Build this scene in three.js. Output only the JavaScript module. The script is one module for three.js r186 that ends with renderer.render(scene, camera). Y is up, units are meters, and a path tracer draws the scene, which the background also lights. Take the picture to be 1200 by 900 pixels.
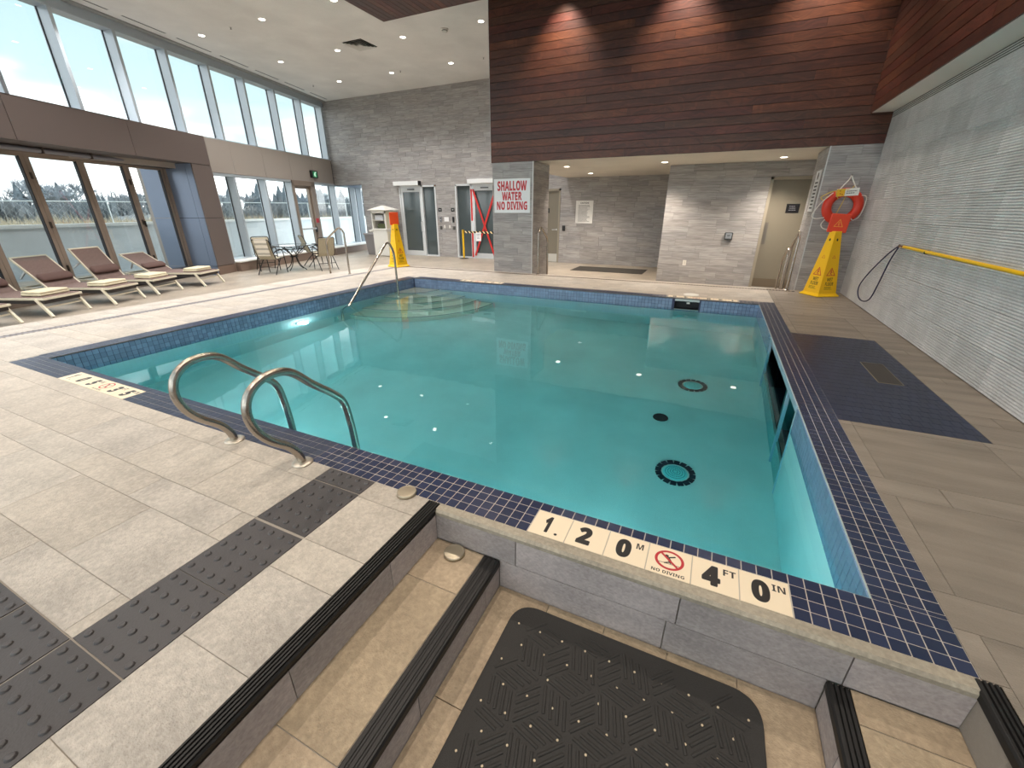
import * as THREE from 'three';
import { RoundedBoxGeometry } from 'three/addons/geometries/RoundedBoxGeometry.js';
import { mergeGeometries, toCreasedNormals } from 'three/addons/utils/BufferGeometryUtils.js';
import { RectAreaLightUniformsLib } from 'three/addons/lights/RectAreaLightUniformsLib.js';

// ------------------------------------------------------------------ camera, sky, sun, exposure
const scene = new THREE.Scene();
const camera = new THREE.PerspectiveCamera(2 * Math.atan(450 / 488.88) * 180 / Math.PI, 1200 / 900, 0.05, 600);
camera.rotation.order = 'YXZ';
camera.position.set(-0.755, 1.3716, 1.6274);
camera.rotation.set(-22.6586 * Math.PI / 180, 25.0635 * Math.PI / 180, -0.0831 * Math.PI / 180);
scene.add(camera);

const renderer = new THREE.WebGLRenderer({ antialias: true });
renderer.toneMapping = THREE.LinearToneMapping;
renderer.toneMappingExposure = 1.72;
renderer.shadowMap.enabled = true;
RectAreaLightUniformsLib.init();

const LIGHT = { sky: 2.3, can: 15, woodcan: 7, alcove: 13, wash: 12, pool: 1.7 };

// seeded random numbers and noise
function mulberry(a) { return () => { a |= 0; a = a + 0x6D2B79F5 | 0; let t = Math.imul(a ^ a >>> 15, 1 | a); t = t + Math.imul(t ^ t >>> 7, 61 | t) ^ t; return ((t ^ t >>> 14) >>> 0) / 4294967296; }; }
const rnd = mulberry(20240611);
const rr = (a, b) => a + (b - a) * rnd();
function hash(x, y, s) { let h = Math.imul(x, 374761393) ^ Math.imul(y, 668265263) ^ Math.imul(s, 1274126177); h = Math.imul(h ^ h >>> 13, 1274126177); return ((h ^ h >>> 16) >>> 0) / 4294967296; }
function vnoise(x, y, px, py, s) {   // tileable value noise, period px by py cells
  const x0 = Math.floor(x), y0 = Math.floor(y), fx = x - x0, fy = y - y0, u = fx * fx * (3 - 2 * fx), v = fy * fy * (3 - 2 * fy);
  const m = (i, p) => ((i % p) + p) % p;
  const a = hash(m(x0, px), m(y0, py), s), b = hash(m(x0 + 1, px), m(y0, py), s), c = hash(m(x0, px), m(y0 + 1, py), s), d = hash(m(x0 + 1, px), m(y0 + 1, py), s);
  return (a + (b - a) * u) * (1 - v) + (c + (d - c) * u) * v;
}
function fbm(u, v, fx, fy, oct, s) { let t = 0, a = 0.5, n = 0; for (let i = 0; i < oct; i++) { t += a * vnoise(u * fx, v * fy, fx, fy, s + i * 17); n += a; a *= 0.55; fx *= 2; fy *= 2; } return t / n; }

function skyTexture() {
  const w = 1024, h = 512, d = new Float32Array(w * h * 4);
  for (let j = 0; j < h; j++) for (let i = 0; i < w; i++) {
    const el = ((j + 0.5) / h - 0.5) * Math.PI, az = ((i + 0.5) / w - 0.5) * 2 * Math.PI, o = (j * w + i) * 4;
    const e = Math.max(el, 0);
    // streaky high clouds over a pale cyan sky
    const cl = fbm((i + 0.5) / w, 0.5 + e / Math.PI, 10, 26, 5, 3) * 0.65 + fbm((i + 0.5) / w, e / Math.PI, 24, 50, 4, 9) * 0.35;
    let c = Math.min(1, Math.max(0, (cl - 0.475) * 5.5));
    // the sun stands behind thin cloud, so the clouds about it are brighter
    const dx = Math.cos(el) * Math.sin(az), dy = Math.sin(el), dz = -Math.cos(el) * Math.cos(az);
    const sun = Math.max(0, dx * SUN[0] + dy * SUN[1] + dz * SUN[2]);
    const glow = 1.6 * Math.pow(sun, 14) + 3.0 * Math.pow(sun, 90);
    const hz = Math.exp(-e * 7);
    c = Math.min(1, c + hz * 0.25);
    const blue = [0.165, 0.245, 0.258], white = [1.14, 1.12, 1.12];
    const k = el < 0 ? 0.35 : 1;
    for (let q = 0; q < 3; q++) d[o + q] = k * ((blue[q] * (1 - c) + white[q] * c) + glow * (q === 0 ? 1 : q === 1 ? 0.98 : 0.93));
    d[o + 3] = 1;
  }
  const t = new THREE.DataTexture(d, w, h, THREE.RGBAFormat, THREE.FloatType);
  t.mapping = THREE.EquirectangularReflectionMapping; t.magFilter = THREE.LinearFilter; t.minFilter = THREE.LinearFilter; t.needsUpdate = true;
  return t;
}
const sunAz = -54 * Math.PI / 180, sunEl = 24 * Math.PI / 180;
const SUN = [Math.cos(sunEl) * Math.sin(sunAz), Math.sin(sunEl), -Math.cos(sunEl) * Math.cos(sunAz)];
const sky = skyTexture();
scene.background = sky; scene.environment = sky;
scene.backgroundIntensity = LIGHT.sky; scene.environmentIntensity = LIGHT.sky;

// ------------------------------------------------------------------ levels and main planes (metres)
const F = -0.345;          // hall floor; the pool deck is raised two steps above it, at y = 0
const H = 5.326;           // ceiling
const H2 = 2.339;          // ceiling of the alcove under the wood-clad box
const WL = -0.185;         // water level
const PW = 6.668, PL = 5.919, PT = 0.0558;   // pool width, length, mosaic pitch
const ZB = -12.9, ZW = -7.62, XR = 1.375;    // back wall, wood wall, ribbed wall
const WA = Math.atan(0.256), NA = Math.atan(0.385);   // turn of the tall glass wall and of the near lounge front

// ------------------------------------------------------------------ helpers
const names = {};
function numbered(name) { const n = names[name] = (names[name] ?? -1) + 1; return n ? name + '_' + String(n).padStart(3, '0') : name; }
function shade(o) { o.castShadow = true; o.receiveShadow = true; return o; }
function tag(o, label, category, group) { o.userData.label = label; o.userData.category = category; if (group) o.userData.group = group; return o; }
function struct(o, label) { o.userData.kind = 'structure'; if (label) o.userData.label = label; return o; }
function base(name, pos = [0, 0, 0], turn = 0) { const o = new THREE.Group(); o.name = numbered(name); o.position.set(...pos); o.rotation.y = turn; scene.add(o); return o; }
function thing(name, label, category, pos, turn, group) { return tag(base(name, pos, turn), label, category, group); }
function part(name, geo, mat, parent, pos, rot) {
  const g = Array.isArray(geo) ? (geo.length > 1 ? merge(geo) : geo[0]) : geo;
  const o = shade(new THREE.Mesh(g, mat)); o.name = parent === scene ? numbered(name) : name;
  if (pos) o.position.set(...pos); if (rot) o.rotation.set(...rot);
  parent.add(o); return o;
}
function numberParts(root) {   // parts that share a name get numbers, so that every path is its own
  const n = {}; for (const c of root.children) { if (!c.name) continue; const k = c.name; n[k] = (n[k] ?? -1) + 1; if (n[k]) c.name = k + '_' + String(n[k]).padStart(3, '0'); numberParts(c); }
}
function merge(list) {
  const ready = list.map((g) => { const q = g.index ? g.toNonIndexed() : g; for (const k of Object.keys(q.attributes)) if (!['position', 'normal', 'uv', 'color'].includes(k)) q.deleteAttribute(k); return q; });
  const color = ready.every((g) => g.attributes.color); if (!color) ready.forEach((g) => g.deleteAttribute('color'));
  return mergeGeometries(ready, false);
}
function metres(g, ox = 0, oy = 0) {   // uv in metres, from the plane each face lies closest to
  const q = g.index ? g.toNonIndexed() : g, p = q.attributes.position, n = q.attributes.normal, uv = new Float32Array(p.count * 2);
  for (let i = 0; i < p.count; i++) {
    const ax = Math.abs(n.getX(i)), ay = Math.abs(n.getY(i)), az = Math.abs(n.getZ(i));
    let u, v; if (ay >= ax && ay >= az) { u = p.getX(i); v = -p.getZ(i); } else if (ax >= az) { u = -p.getZ(i); v = p.getY(i); } else { u = p.getX(i); v = p.getY(i); }
    uv[i * 2] = u + ox; uv[i * 2 + 1] = v + oy;
  }
  q.setAttribute('uv', new THREE.BufferAttribute(uv, 2)); return q;
}
const boxCache = new Map();
function cbox(w, h, d) { const k = [w, h, d].map((x) => x.toFixed(4)).join(); if (!boxCache.has(k)) boxCache.set(k, metres(new THREE.BoxGeometry(w, h, d))); return boxCache.get(k); }
function bx(x0, x1, y0, y1, z0, z1) { return metres(new THREE.BoxGeometry(x1 - x0, y1 - y0, z1 - z0).translate((x0 + x1) / 2, (y0 + y1) / 2, (z0 + z1) / 2)); }
function rbox(w, h, d, r, x = 0, y = 0, z = 0, seg = 2) { return metres(new RoundedBoxGeometry(w, h, d, seg, Math.min(r, w / 2.01, h / 2.01, d / 2.01)).translate(x, y, z)); }
function cyl(r0, r1, h, x = 0, y = 0, z = 0, n = 24) { return metres(new THREE.CylinderGeometry(r0, r1, h, n).translate(x, y, z)); }
function lathe(pts, n = 32) { return metres(new THREE.LatheGeometry(pts.map((p) => new THREE.Vector2(...p)), n)); }
function tube(pts, r, seg = 40, rad = 12, closed = false, tension = 0.5) { return metres(new THREE.TubeGeometry(new THREE.CatmullRomCurve3(pts.map((p) => new THREE.Vector3(...p)), closed, 'catmullrom', tension), seg, r, rad, closed)); }
function poly(pts, r, rad = 10, bend = 0.06) {   // a bar through the points with rounded bends
  const path = new THREE.CurvePath(), P = pts.map((p) => new THREE.Vector3(...p)); let at = P[0];
  for (let i = 1; i < P.length - 1; i++) {
    const a = P[i].clone().sub(P[i - 1]), b = P[i + 1].clone().sub(P[i]), t = Math.min(bend, a.length() / 2.1, b.length() / 2.1);
    const p = P[i].clone().sub(a.normalize().multiplyScalar(t)), q = P[i].clone().add(b.normalize().multiplyScalar(t));
    path.add(new THREE.LineCurve3(at, p)); path.add(new THREE.QuadraticBezierCurve3(p, P[i], q)); at = q;
  }
  path.add(new THREE.LineCurve3(at, P[P.length - 1]));
  const pts2 = []; for (const c of path.curves) { const n = c.isLineCurve3 ? 1 : 6; for (let i = 0; i < n; i++) pts2.push(c.getPoint(i / n)); } pts2.push(P[P.length - 1].clone());
  return sweep(pts2, r, rad);
}
function sweep(pts, r, rad = 10) {
  const pos = [], nor = [], idx = [], N = pts.length; let up = new THREE.Vector3(0, 0, 0), prev = null;
  const rings = [];
  for (let i = 0; i < N; i++) {
    const t = (i === 0 ? pts[1].clone().sub(pts[0]) : i === N - 1 ? pts[N - 1].clone().sub(pts[N - 2]) : pts[i + 1].clone().sub(pts[i]).normalize().add(pts[i].clone().sub(pts[i - 1]).normalize())).normalize();
    if (!prev) { up = Math.abs(t.y) < 0.9 ? new THREE.Vector3(0, 1, 0) : new THREE.Vector3(1, 0, 0); up.sub(t.clone().multiplyScalar(up.dot(t))).normalize(); }
    else { up.applyQuaternion(new THREE.Quaternion().setFromUnitVectors(prev, t)); up.sub(t.clone().multiplyScalar(up.dot(t))).normalize(); }
    prev = t; const b = t.clone().cross(up); rings.push([up.clone(), b]);
    for (let k = 0; k < rad; k++) { const a = k / rad * 2 * Math.PI, n = up.clone().multiplyScalar(Math.cos(a)).add(b.clone().multiplyScalar(Math.sin(a))); pos.push(pts[i].x + n.x * r, pts[i].y + n.y * r, pts[i].z + n.z * r); nor.push(n.x, n.y, n.z); }
  }
  for (let i = 0; i < N - 1; i++) for (let k = 0; k < rad; k++) { const a = i * rad + k, b = i * rad + (k + 1) % rad, c = a + rad, d = b + rad; idx.push(a, b, c, b, d, c); }
  for (const [i, s] of [[0, -1], [N - 1, 1]]) { const c = pos.length / 3, t = (i ? pts[N - 1].clone().sub(pts[N - 2]) : pts[1].clone().sub(pts[0])).normalize().multiplyScalar(s); pos.push(pts[i].x, pts[i].y, pts[i].z); nor.push(t.x, t.y, t.z);
    const o = pos.length / 3; for (let k = 0; k < rad; k++) { pos.push(pos[(i * rad + k) * 3], pos[(i * rad + k) * 3 + 1], pos[(i * rad + k) * 3 + 2]); nor.push(t.x, t.y, t.z); }
    for (let k = 0; k < rad; k++) s < 0 ? idx.push(c, o + (k + 1) % rad, o + k) : idx.push(c, o + k, o + (k + 1) % rad); }
  const g = new THREE.BufferGeometry(); g.setAttribute('position', new THREE.Float32BufferAttribute(pos, 3)); g.setAttribute('normal', new THREE.Float32BufferAttribute(nor, 3)); g.setIndex(idx);
  return metres(g);
}
function tint(g, c) { const n = g.attributes.position.count, a = new Float32Array(n * 3); for (let i = 0; i < n; i++) a.set(c, i * 3); g.setAttribute('color', new THREE.BufferAttribute(a, 3)); return g; }
function extrude(shape, depth, bevel = 0, curve = 12) { return metres(new THREE.ExtrudeGeometry(shape, { depth, bevelEnabled: bevel > 0, bevelSize: bevel, bevelThickness: bevel, bevelSegments: 2, curveSegments: curve })); }
function shapeOf(pts) { const s = new THREE.Shape(); pts.forEach((p, i) => i ? s.lineTo(...p) : s.moveTo(...p)); s.closePath(); return s; }
function roundRect(x0, y0, x1, y1, r) { const s = new THREE.Shape(); s.moveTo(x0 + r, y0); s.lineTo(x1 - r, y0); s.quadraticCurveTo(x1, y0, x1, y0 + r); s.lineTo(x1, y1 - r); s.quadraticCurveTo(x1, y1, x1 - r, y1); s.lineTo(x0 + r, y1); s.quadraticCurveTo(x0, y1, x0, y1 - r); s.lineTo(x0, y0 + r); s.quadraticCurveTo(x0, y0, x0 + r, y0); return s; }

// ------------------------------------------------------------------ textures and materials
const C = (r, g, b) => new THREE.Color().setRGB(r / 255, g / 255, b / 255, THREE.SRGBColorSpace);
function tex(w, h, fn, srgb = true) {
  const d = new Uint8Array(w * h * 4);
  for (let j = 0; j < h; j++) for (let i = 0; i < w; i++) { const c = fn((i + 0.5) / w, (j + 0.5) / h), o = (j * w + i) * 4; for (let k = 0; k < 3; k++) d[o + k] = Math.max(0, Math.min(255, c[k] * 255)); d[o + 3] = 255; }
  const t = new THREE.DataTexture(d, w, h); t.wrapS = t.wrapT = THREE.RepeatWrapping; t.magFilter = THREE.LinearFilter; t.minFilter = THREE.LinearMipmapLinearFilter; t.generateMipmaps = true; if (srgb) t.colorSpace = THREE.SRGBColorSpace; t.needsUpdate = true; return t;
}
const grey = (v) => [v, v, v];
// stone-look porcelain: soft mottling and a fine sandy grain
const stoneMap = tex(1024, 1024, (u, v) => { const m = fbm(u, v, 5, 5, 4, 11) - 0.5, g = hash(Math.floor(u * 1024), Math.floor(v * 1024), 5) - 0.5, f = fbm(u, v, 90, 90, 2, 31) - 0.5; return grey(0.88 + m * 0.20 + g * 0.05 + f * 0.16); });
const stoneBump = tex(512, 512, (u, v) => grey(0.5 + (fbm(u, v, 70, 110, 3, 41) - 0.5) * 0.9 + (fbm(u, v, 8, 8, 2, 47) - 0.5) * 0.2), false);
// streaky stone for the wall and the far deck
const veinMap = tex(1024, 512, (u, v) => { const w = fbm(u, v, 3, 4, 3, 61) * 0.05, s = fbm(u, v + w, 4, 44, 4, 67) - 0.5, t = fbm(u, v, 9, 120, 2, 71) - 0.5, g = hash(Math.floor(u * 1024), Math.floor(v * 512), 7) - 0.5; return grey(0.87 + s * 0.30 + t * 0.16 + g * 0.035); });
const softMap = tex(1024, 1024, (u, v) => { const w = fbm(u, v, 3, 3, 3, 163) * 0.10, s = fbm(u, v + w, 3, 16, 4, 167) - 0.5, m = fbm(u, v, 4, 4, 3, 173) - 0.5, g = hash(Math.floor(u * 1024), Math.floor(v * 1024), 17) - 0.5; return grey(0.87 + s * 0.22 + m * 0.14 + g * 0.05); });
const woodMap = tex(1024, 512, (u, v) => {
  const w = fbm(u, v, 5, 4, 3, 83) * 0.3, s = fbm(u, v + w, 6, 70, 4, 89) - 0.5, p = fbm(u, v, 30, 260, 2, 97) - 0.5, m = fbm(u, v, 4, 6, 3, 101) - 0.5, f = Math.max(0, fbm(u, v, 26, 5, 2, 107) - 0.62);
  const k = 0.82 + s * 0.42 + p * 0.22 + m * 0.35 + f * 0.5; return [k, k * (0.94 + m * 0.14), k * (0.9 + m * 0.18)];
});
const woodBump = tex(512, 256, (u, v) => grey(0.5 + (fbm(u, v, 6, 90, 3, 113) - 0.5)), false);
const plasterMap = tex(512, 512, (u, v) => grey(0.93 + (fbm(u, v, 5, 5, 5, 127) - 0.5) * 0.10 + (hash(Math.floor(u * 512), Math.floor(v * 512), 13) - 0.5) * 0.03));
const fabricMap = tex(256, 256, (u, v) => grey(0.84 + 0.12 * Math.sin(u * 2 * Math.PI * 64) * Math.sin(v * 2 * Math.PI * 64) + (fbm(u, v, 30, 30, 2, 131) - 0.5) * 0.2));
const terryBump = tex(256, 256, (u, v) => grey(fbm(u, v, 60, 60, 2, 137)), false);
const brushBump = tex(256, 256, (u, v) => grey(fbm(u, v, 4, 120, 2, 139)), false);
const rubberBump = tex(256, 256, (u, v) => grey(fbm(u, v, 64, 64, 3, 149)), false);
const waveBump = tex(512, 512, (u, v) => grey(fbm(u, v, 9, 9, 2, 151) * 0.8 + fbm(u, v, 24, 24, 2, 157) * 0.2), false);

function M(color, roughness, o = {}) { return new THREE.MeshPhysicalMaterial({ color, roughness, metalness: 0, ...o }); }
function scaled(t, sx, sy, ox = 0, oy = 0, rot = 0) { const c = t.clone(); c.repeat.set(sx, sy); c.offset.set(ox, oy); c.rotation = rot; c.needsUpdate = true; return c; }
function variants(n, colors, roughness, map, sx, sy, o = {}) {   // materials for alike pieces: same stone or wood, another cut of it
  const list = []; for (let i = 0; i < n; i++) { const f = i % 2 ? Math.PI : 0, ox = rnd(), oy = rnd(); list.push(M(colors[i % colors.length], roughness, { ...o, map: scaled(map, sx, sy, ox, oy, f), ...(o.bumpMap ? { bumpMap: scaled(o.bumpMap, o.bs ?? sx, o.bs ?? sy, ox, oy, f) } : {}) })); delete list[i].bs; }
  return list;
}
const pick = (l) => l[Math.floor(rnd() * l.length)];
function cleaned(o) { const { bs, ...r } = o; return r; }

const deckMats = [0, 1, 2, 3, 4, 5].map((i) => M(C([204, 199, 206, 201, 195, 203][i], [195, 189, 197, 191, 185, 193][i], [184, 176, 185, 178, 172, 180][i]), 0.5, { map: scaled(stoneMap, 0.9, 0.9, rnd(), rnd(), i), bumpMap: scaled(stoneBump, 2.2, 2.2, rnd(), rnd()), bumpScale: 0.0025 }));
const sandMats = [0, 1, 2, 3].map((i) => M(C([158, 153, 156, 151][i], [147, 142, 145, 140][i], [134, 129, 132, 127][i]), 0.48, { map: scaled(softMap, 0.6, 0.9, rnd(), rnd(), i % 2 ? Math.PI : 0), bumpMap: scaled(stoneBump, 2.2, 2.2, rnd(), rnd()), bumpScale: 0.002 }));
const treadMats = [0, 1, 2].map((i) => M(C([186, 182, 189][i], [166, 161, 168][i], [138, 134, 141][i]), 0.6, { map: scaled(stoneMap, 0.9, 0.9, rnd(), rnd(), i), bumpMap: scaled(stoneBump, 2.2, 2.2, rnd(), rnd()), bumpScale: 0.0025 }));
const riserMats = [0, 1, 2].map((i) => M(C([188, 182, 192][i], [178, 173, 182][i], [176, 171, 180][i]), 0.6, { map: scaled(stoneMap, 1, 1.4, rnd(), rnd()), bumpMap: scaled(stoneBump, 2.2, 2.2, rnd(), rnd()), bumpScale: 0.002 }));
const wallTileMats = [0, 1, 2, 3, 4, 5].map((i) => M(C([184, 176, 190, 180, 172, 186][i], [180, 172, 186, 176, 169, 182][i], [178, 170, 184, 174, 168, 180][i]), 0.55, { map: scaled(veinMap, 0.8, 1.3, rnd(), rnd(), i % 2 ? Math.PI : 0) }));
const wallFieldMat = M(new THREE.Color(1, 1, 1), 0.55, { vertexColors: true, map: scaled(veinMap, 0.8, 1.3) });
const groutMat = M(C(158, 150, 140), 0.9);
const wallGroutMat = M(C(112, 107, 102), 0.9);
const mosaicGrout = M(C(186, 178, 168), 0.85);
const mosaicMats = [0, 1, 2, 3].map((i) => M(C([40, 36, 44, 38][i], [49, 45, 53, 47][i], [76, 70, 80, 73][i]), 0.24, { bumpMap: scaled(rubberBump, 3, 3), bumpScale: 0.0006 }));
const padMat = M(new THREE.Color(1, 1, 1), 0.34, { vertexColors: true });
const poolWallMat = M(new THREE.Color(1, 1, 1), 0.14, { vertexColors: true });
const plasterMat = M(C(214, 226, 222), 0.7, { map: scaled(plasterMap, 0.5, 0.5) });
const stepMat = M(C(226, 218, 196), 0.7, { map: scaled(plasterMap, 0.7, 0.7) });
const ceilingMat = M(C(240, 239, 236), 0.9, { map: scaled(plasterMap, 0.3, 0.3) });
const whitePaint = M(C(228, 226, 220), 0.6);
const alcoveCeil = M(C(224, 218, 206), 0.9, { map: scaled(plasterMap, 0.3, 0.3) });
const lowFloorMat = M(C(178, 166, 150), 0.42, { map: scaled(stoneMap, 0.6, 0.6), bumpMap: scaled(stoneBump, 2, 2), bumpScale: 0.0015 });
const woodTones = [[104, 62, 46], [94, 56, 43], [112, 68, 48], [84, 52, 42], [106, 58, 46], [98, 64, 48], [122, 74, 50], [90, 52, 42]];
const woodMats = woodTones.map((t) => M(C(...t), 0.42, { map: scaled(woodMap, 0.45, 0.9, rnd(), rnd()), bumpMap: scaled(woodBump, 0.45, 0.9, rnd(), rnd()), bumpScale: 0.0012, clearcoat: 0.12, clearcoatRoughness: 0.4 }));
const woodTurned = woodTones.map((t) => M(C(...t), 0.42, { map: scaled(woodMap, 0.45, 0.9, rnd(), rnd(), Math.PI / 2), clearcoat: 0.12, clearcoatRoughness: 0.4 }));
const darkGap = M(C(26, 18, 15), 0.9);
const brownPanel = M(C(110, 99, 95), 0.42, { metalness: 0.15 });
const tanPanel = M(C(166, 158, 150), 0.45, { metalness: 0.1 });
const bluePanel = M(C(124, 138, 160), 0.32, { metalness: 0.25 });
const frameBrown = M(C(146, 132, 120), 0.4, { metalness: 0.2 });
const mullionMat = M(C(178, 188, 196), 0.38, { metalness: 0.2 });
const gasketMat = M(C(24, 26, 32), 0.6);
const silverMat = M(C(206, 208, 208), 0.35, { metalness: 0.35 });
const whiteFrame = M(C(214, 218, 220), 0.4, { metalness: 0.15 });
const paneMat = M(new THREE.Color(0.945, 0.962, 0.965), 0.0, { transmission: 1, thickness: 0, ior: 1.5 });
const darkPane = M(C(74, 84, 86), 0.12, { clearcoat: 0.4, clearcoatRoughness: 0.05 });
const steelMat = M(C(176, 168, 158), 0.24, { metalness: 1.0, bumpMap: scaled(brushBump, 2, 2), bumpScale: 0.0002 });
const blackRubber = M(C(15, 14, 14), 0.5);
const blackPlastic = M(C(24, 24, 26), 0.4);
const blackMetal = M(C(30, 28, 28), 0.4, { metalness: 0.3 });
const matMat = M(C(44, 42, 40), 0.75, { bumpMap: scaled(rubberBump, 6, 6), bumpScale: 0.0015 });
const tactileMat = M(C(86, 82, 82), 0.5, { bumpMap: scaled(rubberBump, 3, 3), bumpScale: 0.001 });
const ribMats = [0, 1, 2].map((i) => M(C([228, 222, 232][i], [228, 223, 232][i], [228, 223, 232][i]), 0.4, { map: scaled(stoneMap, 0.8, 0.8, rnd(), rnd()) }));
const yellowMat = M(C(246, 196, 10), 0.4);
const orangeMat = M(C(244, 86, 34), 0.45);
const redTape = M(C(206, 44, 40), 0.5);
const ringMat = M(C(214, 56, 30), 0.38);
const ropeWhite = M(C(228, 226, 218), 0.8);
const ropeYellow = M(C(224, 196, 80), 0.8);
const whitePlastic = M(C(232, 230, 222), 0.45);
const creamPlastic = M(C(222, 214, 190), 0.5);
const doorTaupe = M(C(126, 119, 104), 0.45);
const doorFrameTaupe = M(C(150, 142, 126), 0.45);
const slingBrown = M(C(146, 122, 114), 0.75, { map: scaled(fabricMap, 6, 6) });
const slingCream = M(C(206, 196, 170), 0.75, { map: scaled(fabricMap, 6, 6) });
const loungeFrame = M(C(226, 218, 196), 0.4);
const towelMat = M(C(226, 216, 186), 0.95, { bumpMap: scaled(terryBump, 6, 6), bumpScale: 0.006 });
const glow = (c, i) => { const m = M(C(255, 255, 255), 0.5); m.emissive = c; m.emissiveIntensity = i; return m; };
const lampFace = glow(new THREE.Color(1, 0.93, 0.82), 9);

// ------------------------------------------------------------------ hall floor and raised pool deck
const lowFloor = struct(base('floor'), 'hall floor two steps below the pool deck');
part('floor_slab', [bx(-17, -PW - 0.1, F - 0.25, F, -15.5, 4.4), bx(0.85, 1.6, F - 0.25, F, -15.5, 4.4), bx(-PW - 0.1, 0.85, F - 0.25, F, -15.5, -PL - 0.1), bx(-PW - 0.1, 0.85, F - 0.25, F, 0.1, 4.4), bx(0.1, 0.85, F - 0.25, F, -PL - 0.1, -4.0), bx(0.1, 0.85, F - 0.25, F, -1.8, 0.1)], lowFloorMat, lowFloor);

const deck = struct(base('floor'), 'raised pool deck of pale stone tiles');
const X0 = -8.85, Z1 = 4.2, DT = 0.0032;     // deck edge on the left, deck end behind the camera, tile thickness
const NICHE = [-3.92, -1.86];               // opening in the right pool wall, under the navy paving
const WELL = [-1.812, 0.209, 0.279];        // stair well: left edge, right edge, pool side
{
  const g = [
    bx(X0, -PW - 0.02, F, -DT, ZW, Z1), bx(-PW - 0.02, WELL[0], F, -DT, 0.02, Z1), bx(WELL[1], XR, F, -DT, 0.02, Z1), bx(WELL[0], WELL[1], F, -DT, 0.02, WELL[2] - 0.014),
    bx(0.02, XR, F, -DT, NICHE[1], 0.02), bx(0.8, XR, F, -DT, NICHE[0], NICHE[1]), bx(0.02, 0.8, -0.055, -DT, NICHE[0], NICHE[1]), bx(0.02, XR, F, -DT, ZW, NICHE[0]), bx(-PW - 0.02, 0.02, F, -DT, ZW, -PL - 0.16), bx(-PW - 0.02, -1.3, F, -DT, -PL - 0.16, -PL - 0.02), bx(-0.8, 0.02, F, -DT, -PL - 0.16, -PL - 0.02),
  ];
  part('deck_bed', g, groutMat, deck);
}
function subtract(rects, [a0, a1, b0, b1]) {
  const out = [];
  for (const [x0, x1, z0, z1] of rects) {
    if (a1 <= x0 || a0 >= x1 || b1 <= z0 || b0 >= z1) { out.push([x0, x1, z0, z1]); continue; }
    if (b0 > z0) out.push([x0, x1, z0, b0]); if (b1 < z1) out.push([x0, x1, b1, z1]);
    const c0 = Math.max(z0, b0), c1 = Math.min(z1, b1);
    if (a0 > x0) out.push([x0, a0, c0, c1]); if (a1 < x1) out.push([a1, x1, c0, c1]);
  }
  return out;
}
const BAND = 4 * PT;
const GRATE_X = [-8.27, -8.14], GRATE_Z = [-7.5, -7.4];
const TAC = [-2.563, -2.235];
const holes = [
  [-PW - BAND, BAND, -PL - BAND, BAND], [BAND, 1.035, -4.23, -1.735], [WELL[0] - 0.066, WELL[1] + 0.06, 0.2233, 9], [GRATE_X[0], GRATE_X[1], GRATE_Z[0], 9], [GRATE_X[0], 0.66, GRATE_Z[0], GRATE_Z[1]],
  [TAC[0], TAC[1], 0.2233, 1.372], [TAC[1], WELL[0] - 0.06, 0.2233, 9], [-8, TAC[1], 1.372, 1.714], [-5.56, -4.55, -9, ZW], [0.66, 2, -9, ZW],
];
function tileRow(z0, z1, xs, mats) {
  for (let i = 0; i < xs.length - 1; i++) {
    let rects = [[xs[i], xs[i + 1], z0, z1]];
    for (const h of holes) rects = subtract(rects, h);
    for (const [a, b, c, d] of rects) {
      if (b - a < 0.02 || d - c < 0.02) continue;
      const w = b - a - 0.0028, l = d - c - 0.0028;
      part('floor_tile', cbox(w, DT, l), pick(mats), deck, [(a + b) / 2, -DT / 2 + rr(-0.0003, 0), (c + d) / 2]);
    }
  }
}
function cuts(x0, x1, first, pitch) { const l = [x0]; let x = first; while (x > x0 + 0.05) x -= pitch; x += pitch; for (; x < x1 - 0.03; x += pitch) l.push(x); l.push(x1); return l; }
{ // left of the pool, in front of it and along its far side: rows of 34 and 17 cm
  let rows = [[0.2233, 0.36], [0.36, 0.69], [0.69, 0.863], [0.863, 1.2], [1.2, 1.545], [1.545, 1.88], [1.88, 2.05], [2.05, 2.39], [2.39, 2.73], [2.73, 3.07], [3.07, 3.41], [3.41, 3.75], [3.75, Z1]];
  const firsts = [-3.44, -3.1, -3.33, -3.108, -3.3, -3.1, -3.33, -3.1, -3.3, -3.1, -3.3, -3.1, -3.3];
  rows.forEach(([a, b], i) => { tileRow(a, b, cuts(X0, WELL[0] - 0.066, firsts[i], 0.674), deckMats); });
  for (const [a, b] of rows) part('floor_tile', cbox(WELL[0] - 0.066 - TAC[1] - 0.0028, DT, b - a - 0.0028), pick(deckMats), deck, [(WELL[0] - 0.066 + TAC[1]) / 2, -DT / 2, (a + b) / 2]);
  let z = 0.2233, k = 0; const left = [];
  while (z > ZW) { const h = [0.34, 0.34, 0.172][k % 3]; const z0 = Math.max(ZW, z - h); left.push([z0, z, k]); z = z0; k++; }
  for (const [a, b, i] of left) tileRow(a, b, cuts(X0, -PW - BAND, -7.4 + (i % 3) * 0.225, 0.674), deckMats);
  for (const [a, b, i] of left) if (a < -PL - BAND) tileRow(a, Math.min(b, -PL - BAND), cuts(-PW - BAND, BAND, -3 + (i % 3) * 0.225, 0.674), deckMats);
}
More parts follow.
